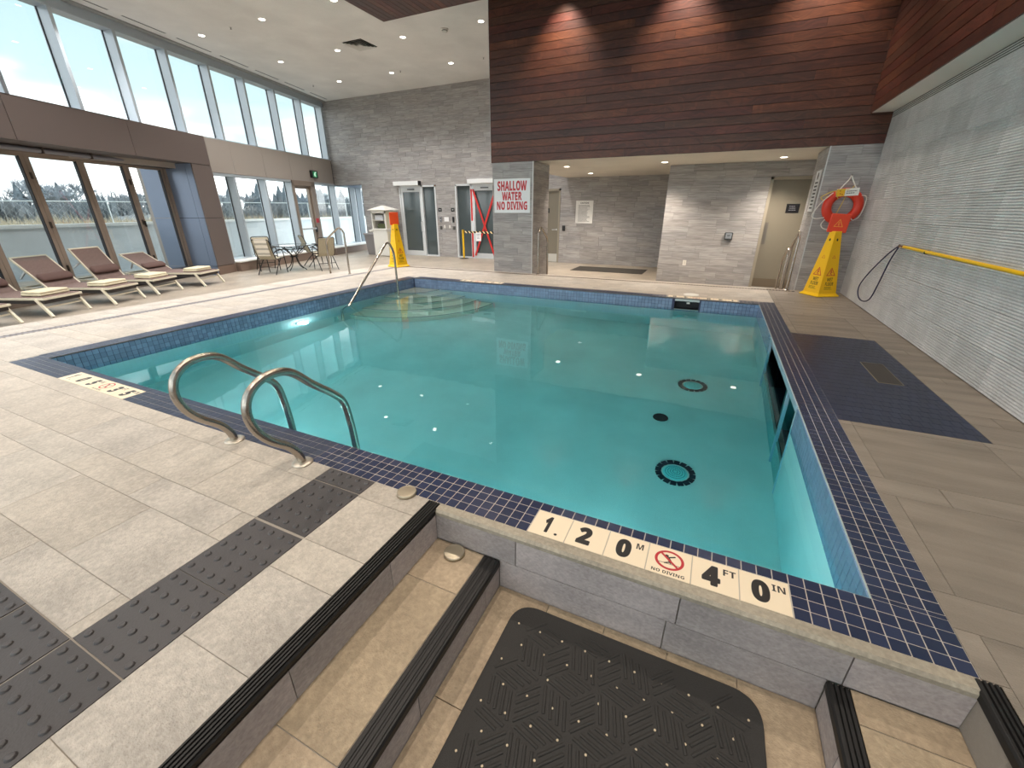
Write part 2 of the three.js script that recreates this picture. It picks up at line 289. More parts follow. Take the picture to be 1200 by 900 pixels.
{ // right side: larger streaked tiles, rows of 67 and 17 cm
  const rows = [[-7.62, -7.2], [-7.2, -7.03], [-7.03, -6.35], [-6.35, -6.18], [-6.18, -5.5], [-5.5, -5.33], [-5.33, -4.65], [-4.65, -4.23], [-4.23, -3.9], [-3.9, -3.73], [-3.73, -3.05], [-3.05, -2.88], [-2.88, -2.2], [-2.2, -2.03], [-2.03, -1.67], [-1.67, -0.99], [-0.99, -0.82], [-0.82, -0.15], [-0.15, 0.027], [0.027, 0.7], [0.7, 0.87], [0.87, 1.54], [1.54, 1.71], [1.71, 2.4], [2.4, 3.1], [3.1, Z1]];
  rows.forEach(([a, b]) => { const narrow = b - a < 0.2; tileRow(a, b, cuts(BAND, XR, narrow ? 0.523 : 0.295, 0.684), sandMats); });
}
// strip between the tactile paving and the stair nosing lies in the rows above; coping along the stair well
part('coping', [metres(extrude(shapeOf([[0.2233, -0.03], [0.2233, 0], [0.268, 0], [0.279, -0.012], [0.279, -0.03]]), WELL[1] - WELL[0] - 0.004).rotateY(-Math.PI / 2).translate(WELL[1] - 0.002, 0, 0))], M(C(178, 168, 150), 0.6, { map: scaled(stoneMap, 1, 1), bumpMap: scaled(stoneBump, 3, 3), bumpScale: 0.002 }), deck);

// mosaic edging of the pool: four rows of 5 cm navy tiles; the nearest are single tiles, the rest one field
{
  const t = PT - 0.004, geo = metres(rbox(t, 0.008, t, 0.0012, 0, 0, 0, 1)), field = [];
  const put = (x, z, own) => { const y = -0.004 + rr(-0.0004, 0.0004); if (own) part('mosaic_tile', geo, pick(mosaicMats), deck, [x, y, z]); else field.push(tint(metres(new THREE.BoxGeometry(t, 0.008, t).translate(x, y, z)), pick([[0.023, 0.032, 0.070], [0.019, 0.028, 0.062], [0.027, 0.037, 0.077], [0.022, 0.031, 0.066]]))); };
  const marks = [[-1.337, -0.281, 1], [-5.858, -4.80, 1]];
  for (let r = 0; r < 4; r++) for (let c = 3; c > -124; c--) {   // near side
    const x = (c + 0.5) * PT, z = (r + 0.5) * PT; if (x < -PW - BAND) break;
    if (r > 0 && marks.some(([a, b]) => x > a - 0.012 && x < b + 0.012)) continue;
    put(x, z, x > -2.75);
  }
  for (let r = 0; r < 4; r++) for (let i = 0; i < 110; i++) {      // right side
    const z = -(i + 0.5) * PT - 0.022; if (z < -PL - BAND) break; put((r + 0.5) * PT, z, i < 34);
  }
  for (let r = 0; r < 4; r++) part('mosaic_tile', cbox(t, 0.008, 0.018), mosaicMats[r], deck, [(r + 0.5) * PT, -0.004, -0.0105]);
  for (let r = 0; r < 4; r++) for (let i = 0; i < 108; i++) {      // left side
    const z = -(i + 0.5) * PT; if (z < -PL - BAND) break; put(-PW - (r + 0.5) * PT, z, false);
  }
  const far = [[-5.53, -4.55], [-1.37, -0.3]];
  for (let r = 0; r < 4; r++) for (let i = 0; i < 120; i++) { const x = -(i + 0.5) * PT, z = -PL - (r + 0.5) * PT; if (x < -PW) break; if (r > 0 && far.some(([a, b]) => x > a && x < b)) continue; put(x, z, false); }
  const f = part('mosaic_field', merge(field), padMat, deck); f.userData.kind = 'stuff';
  // navy paving over the plant niche, laid in running bond
  const pad = []; const px = 0.1, pz = 0.0558; let q = 0;
  for (let z = -4.23; z < -1.74; z += px) { q++; for (let x = BAND - (q % 2) * 0.028; x < 1.035; x += pz) {
    const a = Math.max(x, BAND), b = Math.min(x + pz, 1.035), c = z, d = Math.min(z + px, -1.735); if (b - a < 0.012 || d - c < 0.01) continue;
    const m = rr(0.75, 1.15);
    for (const [e, f, g, h] of subtract([[a, b, c, d]], [0.69, 0.87, -3.281, -2.699])) if (f - e > 0.006 && h - g > 0.006) pad.push(tint(metres(new THREE.BoxGeometry(f - e - 0.003, 0.008, h - g - 0.003).translate((e + f) / 2, -0.004 + rr(-0.0003, 0.0003), (g + h) / 2)), [0.018 * m, 0.025 * m, 0.054 * m])); } }
  const p = part('navy_paving', merge(pad), padMat, deck); p.userData.kind = 'stuff';
  part('paving_joints', [bx(BAND, 1.035, -0.012, -0.0022, -4.23, -1.735)], M(C(74, 76, 98), 0.8), deck);
  part('mosaic_joints', [bx(-PW - BAND, BAND, -0.012, -0.0018, 0, BAND), bx(0, BAND, -0.012, -0.0018, -PL - BAND, 0), bx(-PW - BAND, -PW, -0.012, -0.0018, -PL - BAND, 0), bx(-PW, 0, -0.012, -0.0018, -PL - BAND, -PL)], mosaicGrout, deck);
}
// slot drains: narrow grated channels along the left and the far edge of the deck
{
  const bars = [], bed = []; const barMat = M(C(150, 146, 150), 0.5);
  for (let z = -7.4; z < 3; z += 0.05) bars.push(metres(new THREE.BoxGeometry(0.118, 0.003, 0.026).rotateY(0.35).translate(-8.205, -0.0012, z)));
  bed.push(bx(GRATE_X[0], GRATE_X[1], -0.011, -0.0024, -7.5, 3));
  const a = part('drain_grate', merge(bars), barMat, deck); a.userData.kind = 'stuff';
  const bars2 = []; for (let x = -8.1; x < 0.64; x += 0.05) bars2.push(metres(new THREE.BoxGeometry(0.022, 0.003, 0.09).translate(x, -0.0012, -7.45)));
  const b = part('drain_grate', merge(bars2), M(C(112, 92, 74), 0.5), deck); b.userData.kind = 'stuff';
  bed.push(bx(GRATE_X[0], 0.66, -0.0115, -0.0024, GRATE_Z[0], GRATE_Z[1]));
  part('drain_channel', bed, M(C(52, 46, 42), 0.9), deck);
  part('deck_edge_trim', [bx(X0 - 0.006, X0, -0.12, 0, ZW, Z1)], M(C(150, 134, 118), 0.6), deck);
}
// tactile paving: dark tiles with five by five flattened studs
{
  const stud = new THREE.LatheGeometry([[0.0145, 0], [0.0125, 0.0045], [0.0105, 0.0066], [0.0085, 0.0072], [0.0, 0.0074]].map((p) => new THREE.Vector2(...p)), 14);
  const tactile = (w, l, nx, nz) => { const g = [metres(new THREE.BoxGeometry(w - 0.004, DT, l - 0.004))]; for (let i = 0; i < nx; i++) for (let j = 0; j < nz; j++) g.push(metres(stud.clone().translate((i + 0.5) / nx * w - w / 2, DT / 2 - 0.0005, (j + 0.5) / nz * l - l / 2))); return merge(g); };
  const full = tactile(0.328, 0.338, 5, 5), end = tactile(0.328, 0.118, 5, 2);
  const mats = [0, 1, 2].map((i) => M(C([76, 73, 79][i], [73, 70, 76][i], [74, 71, 77][i]), 0.36, { map: scaled(plasterMap, 1, 1, rnd(), rnd()), bumpMap: scaled(rubberBump, 3, 3), bumpScale: 0.0006 }));
  const xm = (TAC[0] + TAC[1]) / 2;
  for (const z of [1.203, 0.866, 0.517]) part('tactile_tile', full, pick(mats), deck, [xm, -DT / 2 + 0.001, z]);
  part('tactile_tile', end, pick(mats), deck, [xm, -DT / 2 + 0.001, 0.285]);
  for (let i = 0; i < 12; i++) part('tactile_tile', full, pick(mats), deck, [xm - i * 0.334 * 1.0, -DT / 2 + 0.001, 1.543]);
}
// stair well: two risers down on the left, up again on the right, the tiled side of the pool between
{
  const s = struct(base('stairs'), 'two tiled steps on each side of the sunken strip'), [xl, xr, zp] = WELL, zEnd = Z1;
  const yT = -0.177, xN = -1.455, xM = -0.145;
  part('stair_core', [bx(xl, xN - 0.012, F, yT - DT, zp, zEnd), bx(xM + 0.012, xr, F, yT - DT, zp, zEnd)], groutMat, s);
  for (let z = zp, k = 0; z < zEnd; k++) { const a = z, b = Math.min(zEnd, k ? z + 0.674 : 0.53); z = b;
    part('tread_tile', cbox(xN - xl - 0.086, DT, b - a - 0.004), pick(treadMats), s, [(xl + xN - 0.08) / 2, yT - DT / 2, (a + b) / 2]); }
  for (let z = zp, k = 0; z < zEnd; k++) { const a = z, b = Math.min(zEnd, k ? z + 0.674 : 0.40); z = b;
    part('tread_tile', cbox(xr - xM - 0.066, DT, b - a - 0.004), pick(treadMats), s, [(xr + xM + 0.062) / 2, yT - DT / 2, (a + b) / 2]); }
  const riserRow = (x, y0, y1, first) => { for (let z = zp, k = 0; z < zEnd; k++) { const a = z, b = Math.min(zEnd, k ? z + 0.50 : first); z = b; part('riser_tile', cbox(0.012, y1 - y0 - 0.002, b - a - 0.004), pick(riserMats), s, [x, (y0 + y1) / 2, (a + b) / 2]); } };
  riserRow(xl + 0.006 - 0.006, yT, -0.02, 0.62); riserRow(xN - 0.006, F, yT - 0.02, 0.42); riserRow(xM + 0.006, F, yT - 0.006, 0.50); riserRow(xr + 0.006, yT, -0.012, 0.44);
  // pool side of the well
  const wallTile = (x0, x1, y0, y1) => part('riser_tile', cbox(x1 - x0 - 0.005, y1 - y0 - 0.003, 0.012), pick(riserMats), s, [(x0 + x1) / 2, (y0 + y1) / 2, zp - 0.008]);
  wallTile(xl, -1.37, yT, -0.03); wallTile(-1.37, -0.66, yT, -0.03); wallTile(-0.66, -0.105, yT, -0.03); wallTile(-0.105, xr, yT, -0.03);
  wallTile(xN, -0.695, F, yT); wallTile(-0.695, xM, F, yT);
  part('well_backing', [bx(xl, xr, F, -0.03, zp - 0.022, zp - 0.014)], groutMat, s);
  // black ribbed nosings
  const nosing = (x0, x1, y, grooves, dir, deep = 0.002) => {
    const pts = [[x0, -0.03], [x0, 0.002]]; const n = grooves, w = (x1 - x0) / n;
    for (let i = 0; i < n; i++) { pts.push([x0 + w * i + w * 0.12, 0.004], [x0 + w * i + w * 0.62, 0.004], [x0 + w * i + w * 0.7, 0.002 - deep * 2], [x0 + w * i + w * 0.95, 0.002 - deep * 2]); }
    pts.push([x1, 0.003], [x1 + (dir > 0 ? 0.006 : 0), -0.004], [x1 + (dir > 0 ? 0.006 : 0), -0.03]);
    if (dir < 0) { pts.length = 0; pts.push([x0 - 0.006, -0.03], [x0 - 0.006, -0.004], [x0, 0.003]); for (let i = 0; i < n; i++) pts.push([x0 + w * i + w * 0.12, 0.004], [x0 + w * i + w * 0.62, 0.004], [x0 + w * i + w * 0.7, -0.002], [x0 + w * i + w * 0.95, -0.002]); pts.push([x1, 0.002], [x1, -0.03]); }
    const g = extrude(shapeOf(pts), zEnd - zp - 0.02).translate(0, y, zp + (y === 0 ? -0.05 : 0.004));
    part('step_nosing', metres(g), blackRubber, s);
  };
  nosing(xl - 0.066, xl, 0, 5, 1); nosing(xN - 0.078, xN, yT, 3, 1, 0.0002); nosing(xM, xM + 0.062, yT, 4, -1); nosing(xr, xr + 0.058, 0, 4, -1);
  for (let i = 0; i < 5; i++) for (let j = 0; j < 7; j++) { const a = xN + 0.002 + i * 0.2615, z0 = zp + j * 0.56 - (i % 2) * 0.2, z1 = z0 + 0.56; const c = Math.max(zp, z0), d = Math.min(zEnd, z1); if (d - c > 0.03) part('well_floor_tile', cbox(0.2575, 0.008, d - c - 0.004), pick(treadMats), s, [a + 0.1305, F + 0.004, (c + d) / 2]); }
}

// ------------------------------------------------------------------ pool basin and water
const PD = -1.40;
{
  const b = struct(base('pool_basin'), 'pale plastered pool basin with a tiled waterline');
  const y0 = PD - 0.15, SK = [-1.245, -0.86, -0.178, -0.052];
  part('basin_floor', bx(-PW - 0.15, 0.15, y0, PD, -PL - 0.15, 0.15), plasterMat, b);
  const wall = [
    bx(-PW - 0.15, -PW, PD, -DT, -PL - 0.15, 0.15), bx(-PW, 0, PD, -DT, 0, 0.15),
    bx(-PW, SK[0], PD, -DT, -PL - 0.15, -PL), bx(SK[1], 0.15, PD, -DT, -PL - 0.15, -PL), bx(SK[0], SK[1], PD, SK[2], -PL - 0.15, -PL), bx(SK[0], SK[1], SK[3], -DT, -PL - 0.15, -PL),
    bx(0, 0.15, PD, -DT, NICHE[1], 0.15), bx(0, 0.15, PD, -DT, -PL, NICHE[0]), bx(0, 0.02, -0.06, -DT, NICHE[0], NICHE[1]),
  ];
  part('basin_wall', wall, plasterMat, b);
  // waterline tiles
  const g = [], t = PT - 0.005; const navy = () => { const m = rr(0.8, 1.2); return [0.18 * m, 0.26 * m, 0.40 * m]; }, blue = () => { const m = rr(0.85, 1.15); return [0.18 * m, 0.26 * m, 0.40 * m]; }, pale = () => { const m = rr(0.92, 1.08); return [0.18 * m, 0.26 * m, 0.40 * m]; };
  for (let r = 0; r < 5; r++) {
    const y = -0.012 - (r + 0.5) * (PT - 0.002);
    for (let i = 0; i < 119; i++) { const x = -(i + 0.5) * PT; if (x < -PW + 0.01) break;
      g.push(tint(metres(new THREE.BoxGeometry(t, t, 0.006).translate(x, y, -0.003)), navy()));
      if (!(x > SK[0] - 0.03 && x < SK[1] + 0.03 && y > SK[2] - 0.03)) g.push(tint(metres(new THREE.BoxGeometry(t, t, 0.006).translate(x, y, -PL + 0.003)), blue())); }
    for (let i = 0; i < 106; i++) { const z = -(i + 0.5) * PT; if (z < -PL + 0.01) break;
      g.push(tint(metres(new THREE.BoxGeometry(0.006, t, t).translate(-PW + 0.003, y, z)), navy()));
      if (!(z > NICHE[0] && z < NICHE[1])) g.push(tint(metres(new THREE.BoxGeometry(0.006, t, t).translate(-0.003, y, z)), pale())); }
  }
  const f = part('waterline_tiles', merge(g), poolWallMat, b); f.userData.kind = 'stuff';
  part('tile_backing', [bx(-PW, -PW + 0.002, -0.30, -0.012, -PL, 0)], M(C(58, 66, 92), 0.8), b); part('tile_backing', [bx(-PW, SK[0], -0.30, -0.012, -PL, -PL + 0.002), bx(SK[1], 0, -0.30, -0.012, -PL, -PL + 0.002)], M(C(58, 66, 92), 0.8), b);
  // niche for the swim current, dark inside
  const nav = M(C(34, 40, 60), 0.35);
  part('niche_lining', [bx(0.15, 0.8, PD - 0.05, PD, NICHE[0], NICHE[1]), bx(0.76, 0.8, PD, -0.055, NICHE[0], NICHE[1]), bx(0.15, 0.78, PD, -0.055, NICHE[0] - 0.05, NICHE[0]), bx(0.15, 0.78, PD, -0.055, NICHE[1], NICHE[1] + 0.05), bx(0.02, 0.78, -0.066, -0.056, NICHE[0], NICHE[1])], nav, b);
  part('partition', [bx(0.10, 0.76, PD, -0.3, -2.95, -2.92)], M(C(70, 120, 120), 0.5), b);
  part('niche_trim', [bx(-0.008, 0.004, -0.055, -0.004, NICHE[0], NICHE[1]), bx(-0.006, 0.02, PD, -0.055, -2.33, -2.305), bx(-0.006, 0.02, PD, -0.055, NICHE[0], NICHE[0] + 0.02), bx(-0.006, 0.02, PD, -0.055, NICHE[1] - 0.02, NICHE[1])], M(C(150, 180, 196), 0.35), b);
  // perforated intake grille low in the opening
  { const g = [], m = M(C(116, 170, 168), 0.5), z0 = NICHE[0] + 0.02, z1 = NICHE[1] - 0.02; for (let z = z0; z < z1; z += 0.036) g.push(bx(0.012, 0.024, PD, -1.02, z, Math.min(z1, z + 0.022))); for (let y = PD + 0.01; y < -1.02; y += 0.05) g.push(bx(0.013, 0.023, y, y + 0.026, z0, z1)); g.push(bx(0.006, 0.03, -1.03, -1.0, z0, z1)); const o = part('intake_grille', g, m, b); o.userData.kind = 'stuff'; part('grille_back', bx(0.03, 0.04, PD, -1.02, z0, z1), M(C(40, 84, 88), 0.7), b); }
  // rounded corner steps
  [[0.66, -0.30], [0.98, -0.50], [1.30, -0.70], [1.62, -0.90], [1.94, -1.11]].forEach(([r, y], i) => {
    const s = new THREE.Shape(); s.moveTo(0, 0); s.lineTo(r, 0); s.absarc(0, 0, r, 0, Math.PI / 2, false); s.lineTo(0, 0);
    const bottom = PD, g = extrude(s, y - bottom, 0, 40).rotateX(-Math.PI / 2).translate(-PW, bottom, -PL).scale(1, 1, 1);
    // extrude makes the quarter run towards -z; mirror it to run towards the near side
    const p = g.attributes.position, n = g.attributes.normal; for (let k = 0; k < p.count; k++) { p.setZ(k, -PL - (p.getZ(k) + PL)); n.setZ(k, -n.getZ(k)); }
    for (let k = 0; k < p.count; k += 3) { for (const a of [p, n]) { const x = a.getX(k + 1), yy = a.getY(k + 1), z = a.getZ(k + 1); a.setXYZ(k + 1, a.getX(k + 2), a.getY(k + 2), a.getZ(k + 2)); a.setXYZ(k + 2, x, yy, z); } }
    part('pool_step', metres(g), stepMat, b);
    const pts = []; for (let k = 0; k <= 40; k++) { const a = k / 40 * Math.PI / 2; pts.push([-PW + (r + 0.002) * Math.cos(a), y - 0.012, -PL + (r + 0.002) * Math.sin(a)]); }
    part('step_edge_strip', tube(pts, 0.012, 60, 6), M(C(44, 62, 70), 0.5), b);
  });
  const lampGlass = glow(new THREE.Color(0.9, 0.97, 1), 2.5);
  for (const [x, y, z, d] of [[-PW, -0.68, -2.92, 1], [-1.3, -0.7, 0, 0], [-4.4, -0.7, 0, 0]]) {   // underwater lamps in the left and the near wall
    part('pool_lamp', [d ? cyl(0.075, 0.075, 0.016, 0, 0, 0, 28).rotateZ(Math.PI / 2).translate(x + 0.010, y, z) : cyl(0.075, 0.075, 0.016, 0, 0, 0, 28).rotateX(Math.PI / 2).translate(x, y, z - 0.010)], lampGlass, b);
    part('lamp_ring', [metres(new THREE.TorusGeometry(0.082, 0.010, 8, 32).rotateY(d * Math.PI / 2).translate(x + d * 0.012, y, z - (1 - d) * 0.012))], M(C(150, 160, 162), 0.3, { metalness: 0.8 }), b);
    const l = new THREE.PointLight(new THREE.Color(0.76, 0.95, 1.0), d ? LIGHT.pool * 0.3 : LIGHT.pool, 0, 2); l.position.set(x + d * 0.09, y, z - (1 - d) * 0.09); l.castShadow = true; l.shadow.radius = 3; b.add(l);
  }

  const w = new THREE.Shape(); const e = 0.004;
  w.moveTo(-PW - e, -e); w.lineTo(e, -e); w.lineTo(e, -NICHE[1]); w.lineTo(0.77, -NICHE[1]); w.lineTo(0.77, -NICHE[0]); w.lineTo(e, -NICHE[0]); w.lineTo(e, PL + e); w.lineTo(-PW - e, PL + e); w.closePath();
  const wg = extrude(w, WL - PD + e).rotateX(-Math.PI / 2).translate(0, PD - e, 0);
  const water = M(new THREE.Color(1, 1, 1), 0.0, { transmission: 1, ior: 1.333, thickness: 1.2, attenuationColor: new THREE.Color(0.61, 0.905, 0.93), attenuationDistance: 1.1, bumpMap: scaled(waveBump, 0.42, 0.42), bumpScale: 0.0006 });
  struct(part('water', metres(wg), water, scene), 'clear teal pool water');
}

// ------------------------------------------------------------------ ceiling, back wall, wood-clad box, pillars
{
  const c = struct(base('ceiling'), 'smooth white ceiling with a wood-clad field over the pool');
  const flat = (pts, y0, y1) => metres(extrude(shapeOf(pts.map(([x, z]) => [x, -z])), y1 - y0).rotateX(-Math.PI / 2).translate(0, y0, 0));
  const wx = (z) => -15.80 + 0.256 * (z + 12.85) - 0.25;
  part('ceiling_slab', flat([[wx(4.6), 4.6], [1.8, 4.6], [1.8, -15.4], [wx(-15.4), -15.4]], H + 0.02, H + 0.25), ceilingMat, c);
  part('ceiling_board', [flat([[wx(4.6), 4.6], [-8.458, 4.6], [-8.458, -15.4], [wx(-15.4), -15.4]], H, H + 0.02), bx(-8.458, 1.8, H, H + 0.02, -15.4, -7.97)], ceilingMat, c);
  const w = 0.134; let i = 0;
  for (let x = -8.456; x < 1.38; x += w, i++) { let z = -7.965, first = rr(1.6, 3.9); while (z < 4.4) { const z1 = Math.min(4.4, z + first); part('ceiling_plank', cbox(w - 0.006, 0.016, z1 - z - 0.003), pick(woodTurned), c, [x + w / 2, H + 0.008, (z + z1) / 2]); z = z1; first = 3.9; } }
}
function tileField(width, height, rows, len, seed, skip) {   // courses of long wall tiles in the plane z = 0, from (0, 0) up and to the right
  const r = mulberry(seed), g = [], rh = height / rows;
  for (let j = 0; j < rows; j++) for (let x = -r() * len; x < width; x += len) {
    const a = Math.max(0, x), b = Math.min(width, x + len); if (b - a < 0.02) continue;
    let list = [[a, b, j * rh, (j + 1) * rh]]; for (const s of skip ?? []) list = subtract(list, s);
    const k = 0.88 + 0.24 * r(), warm = 1 + 0.03 * (r() - 0.5), ox = r() * 5, oy = r() * 5, d = r() * 0.0012;
    for (const [p, q, s, t] of list) { if (q - p < 0.012 || t - s < 0.01) continue;
      g.push(tint(metres(new THREE.BoxGeometry(q - p - 0.003, t - s - 0.003, 0.012).translate((p + q) / 2, (s + t) / 2, 0.004 + d), ox, oy), [0.47 * k * warm, 0.445 * k, 0.43 * k / warm])); }
  }
  return merge(g);
}
{
  const XB0 = -16.2, XB1 = -2.0;
  const w = struct(base('wall_back'), 'grey stone-look tiled wall with two frosted glass doors');
  const D1 = [-12.44, -10.72, F, 2.245], D2 = [-9.86, -8.3, F, 2.245], D3 = [-6.3, -5.74, F, 2.02], NI = [-16.2, -14.34, F, 2.33];
  const solid = []; let rects = [[XB0, XB1, F, H]]; for (const d of [D1, D2, D3, NI]) rects = subtract(rects, d);
  for (const [a, b, c, d] of rects) solid.push(bx(a, b, c, d, ZB - 0.25, ZB - 0.004));
  part('wall_core', solid, wallGroutMat, w);
  const sk = [D1, D2, D3, NI].map(([a, b, c, d]) => [a - XB0, b - XB0, c - F, d - F]);
  const f = part('wall_tiles', tileField(XB1 - XB0, H - F, 38, 0.62, 7, sk), wallFieldMat, w, [XB0, F, ZB]); f.userData.kind = 'stuff';
  // return of the window niche in the left end of the wall
  part('niche_return', [bx(-14.35, -14.338, F, 2.33, -15.3, ZB + 0.002)], bluePanel, w);
  part('niche_soffit', [bx(-16.6, -14.34, 2.33, 2.36, -15.3, ZB)], bluePanel, w);
}
{ // box clad in dark wood over the alcove
  const w = struct(base('wall_wood'), 'upper wall clad in dark red-brown wood planks');
  part('box_core', [bx(-5.575, XR + 0.2, H2 + 0.02, H, -12.9, ZW - 0.03)], darkGap, w);
  const rh = (H - 2.327) / 22.4; let j = 0;
  for (let y = 2.327; y < H - 0.01; y += rh, j++) {
    const h = Math.min(rh, H - y); let x = -5.583, l = [2.9, 4.3, 2.1, 3.6, 5.0][j % 5];
    while (x < XR) { const x1 = Math.min(XR, x + l); if (x1 - x > 0.05) part('wood_plank', cbox(x1 - x - 0.003, h - 0.008, 0.018), pick(woodMats), w, [(x + x1) / 2, y + h / 2, ZW - 0.009 + rr(0, 0.001)]); x = x1; l = 3.7; }
  }
  part('plank_backing', [bx(-5.583, XR, 2.327, H, ZW - 0.04, ZW - 0.012)], darkGap, w);
  part('corner_trim', [bx(-5.592, -5.584, 2.327, H, ZW - 0.05, ZW)], silverMat, w);
}
{ // pillar and pier that carry it
  const mk = (name, x0, x1, z0, label, tilesLeft) => {
    const p = struct(base(name), label), y1 = 2.327;
    part('pillar_core', [bx(x0 + 0.014, x1 - 0.014, F, y1, z0, ZW - 0.014)], wallGroutMat, p);
    const face = (n, len, put) => { const rows = 18, rh = (y1 - F) / rows; for (let j = 0; j < rows; j++) { let x = -[0, 0.36, 0.18, 0.5, 0.1][j % 5]; while (x < len) { const a = Math.max(0, x), b = Math.min(len, x + 0.62); if (b - a > 0.03) put(a, b, F + j * rh, F + (j + 1) * rh); x += 0.62; } } };
    face(0, x1 - x0, (a, b, c, d) => part('wall_tile', cbox(b - a - 0.003, d - c - 0.003, 0.012), pick(wallTileMats), p, [x0 + (a + b) / 2, (c + d) / 2, ZW - 0.006 + rr(-0.0006, 0.0006)]));
    const xs = tilesLeft ? x0 + 0.006 : x1 - 0.006;
    face(0, ZW - z0, (a, b, c, d) => part('wall_tile', cbox(0.012, d - c - 0.003, b - a - 0.003), pick(wallTileMats), p, [xs + rr(-0.0006, 0.0006), (c + d) / 2, ZW - (a + b) / 2]));
    part('corner_trim', [bx(tilesLeft ? x0 - 0.003 : x1 - 0.012, tilesLeft ? x0 + 0.012 : x1 + 0.003, F, y1, ZW - 0.012, ZW + 0.003)], silverMat, p);
  };
  mk('pillar', -5.553, -4.57, -8.6, 'grey tiled pillar below the left end of the wood wall', false);
  mk('pillar', 0.668, XR, -8.65, 'grey tiled pier beside the ribbed wall', true);
}
{ // alcove: ceiling, block with a door, rear wall comes from wall_back
  const a = struct(base('wall_alcove'), 'low alcove with a cream ceiling and a tiled block');
  part('alcove_ceiling', [bx(-5.575, XR, H2, H2 + 0.03, -12.9, ZW - 0.045)], alcoveCeil, a);
  const bx0 = -2.05, DR = [0.09, 1.0, F, 2.03];
  let rects = [[bx0, XR, F, H2]]; rects = subtract(rects, DR);
  part('block_core', [...rects.map(([p, q, s, t]) => bx(p, q, s, t, -10.25, -10.004)), bx(bx0, bx0 + 0.25, F, H2, ZB, -10.25)], wallGroutMat, a);
  const f = part('block_tiles', tileField(XR - bx0, H2 - F, 18, 0.62, 23, [[DR[0] - bx0, DR[1] - bx0, 0, DR[3] - F]]), wallFieldMat, a, [bx0, F, -10.0]); f.userData.kind = 'stuff';
  part('side_wall', [bx(XR, XR + 0.2, F, H2, -12.9, ZW)], whitePaint, a);
}
// ------------------------------------------------------------------ ribbed wall on the right with its wood-clad bulkhead
const ribbed = struct(base('wall_right'), 'pale grey wall of horizontally ribbed tiles');
{
  const th = 0.302, tl = 0.602, ribs = 13, pts = [];
  pts.push([0, 0]);
  for (let i = 0; i < ribs; i++) { const y = i * th / ribs, r = th / ribs; pts.push([0.006, y + r * 0.06], [0.0125, y + r * 0.22], [0.015, y + r * 0.5], [0.0125, y + r * 0.78], [0.006, y + r * 0.94]); }
  pts.push([0, th - 0.0015]);
  const rib = (len) => { const g = new THREE.ExtrudeGeometry(shapeOf(pts), { depth: len - 0.0025, bevelEnabled: false }); return metres(toCreasedNormals(g, 1.0).rotateY(Math.PI).translate(0, 0, len)); };
  const full = rib(tl), cache = {};
  part('wall_core', [bx(XR, XR + 0.2, F, H, ZW, 4.4)], wallGroutMat, ribbed);
  for (let j = 0; j < 10; j++) { let z = ZW - [0, 0.2, 0.4][j % 3]; const y = j * th + 0.002; if (y > 2.95) break;
    while (z < 3.4) { const a = Math.max(z, ZW), b = z + tl; let g = full; if (b - a < tl - 0.001) { const k = (b - a).toFixed(3); g = cache[k] ??= rib(b - a); } if (b - a > 0.02) part('ribbed_tile', g, pick(ribMats), ribbed, [XR + 0.001, y, a]); z = b; } }
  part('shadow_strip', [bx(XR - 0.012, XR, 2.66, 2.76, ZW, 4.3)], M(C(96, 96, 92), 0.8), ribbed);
  const b = struct(base('beam'), 'bulkhead along the ribbed wall, clad in dark wood planks');
  const xb = 1.075, yb = 2.751, rh = 0.134;
  part('bulkhead_core', [bx(xb + 0.018, XR, yb + 0.006, H, ZW, 4.3)], darkGap, b);
  part('bulkhead_soffit', [bx(xb + 0.02, XR - 0.012, yb, yb + 0.012, ZW, 4.3)], whitePaint, b);
  let j = 0; for (let y = yb; y < H - 0.01; y += rh, j++) { const h = Math.min(rh, H - y); let z = ZW, l = [2.2, 3.4, 1.5, 4.1, 2.8][j % 5]; while (z < 4.3) { const z1 = Math.min(4.3, z + l); part('wood_plank', cbox(0.018, h - 0.008, z1 - z - 0.003), pick(woodMats), b, [xb + 0.009, y + h / 2, (z + z1) / 2]); z = z1; l = 3.7; } }
  // glazed wall behind the camera: its daylight shows on every face that looks towards the camera
  const w = struct(base('window_3'), 'glazed wall behind the camera');
  part('window_foot', [bx(-12, 1.6, F, -0.05, 4.28, 4.5)], tanPanel, w); part('window_head', [bx(-12, 1.6, H - 0.15, H + 0.1, 4.28, 4.5)], mullionMat, w); part('transom', [bx(-12, 1.6, 2.4, 2.55, 4.3, 4.42)], mullionMat, w);
  for (let i = 0; i < 10; i++) { const x = -11.3 + i * 1.4; part('mullion', [bx(x - 0.04, x + 0.04, -0.05, H - 0.1, 4.28, 4.42)], mullionMat, w); if (i < 9) for (const [p, q] of [[-0.05, 2.4], [2.55, H - 0.15]]) part('pane', bx(x + 0.04, x + 1.36, p, q, 4.35, 4.356), paneMat, w); }
}
// ------------------------------------------------------------------ tall glass wall on the left (turned 14 degrees)
const GW = base('wall_left', [-15.80, 0, -12.85], WA); struct(GW, 'tall glazed wall with a band of metal panels');
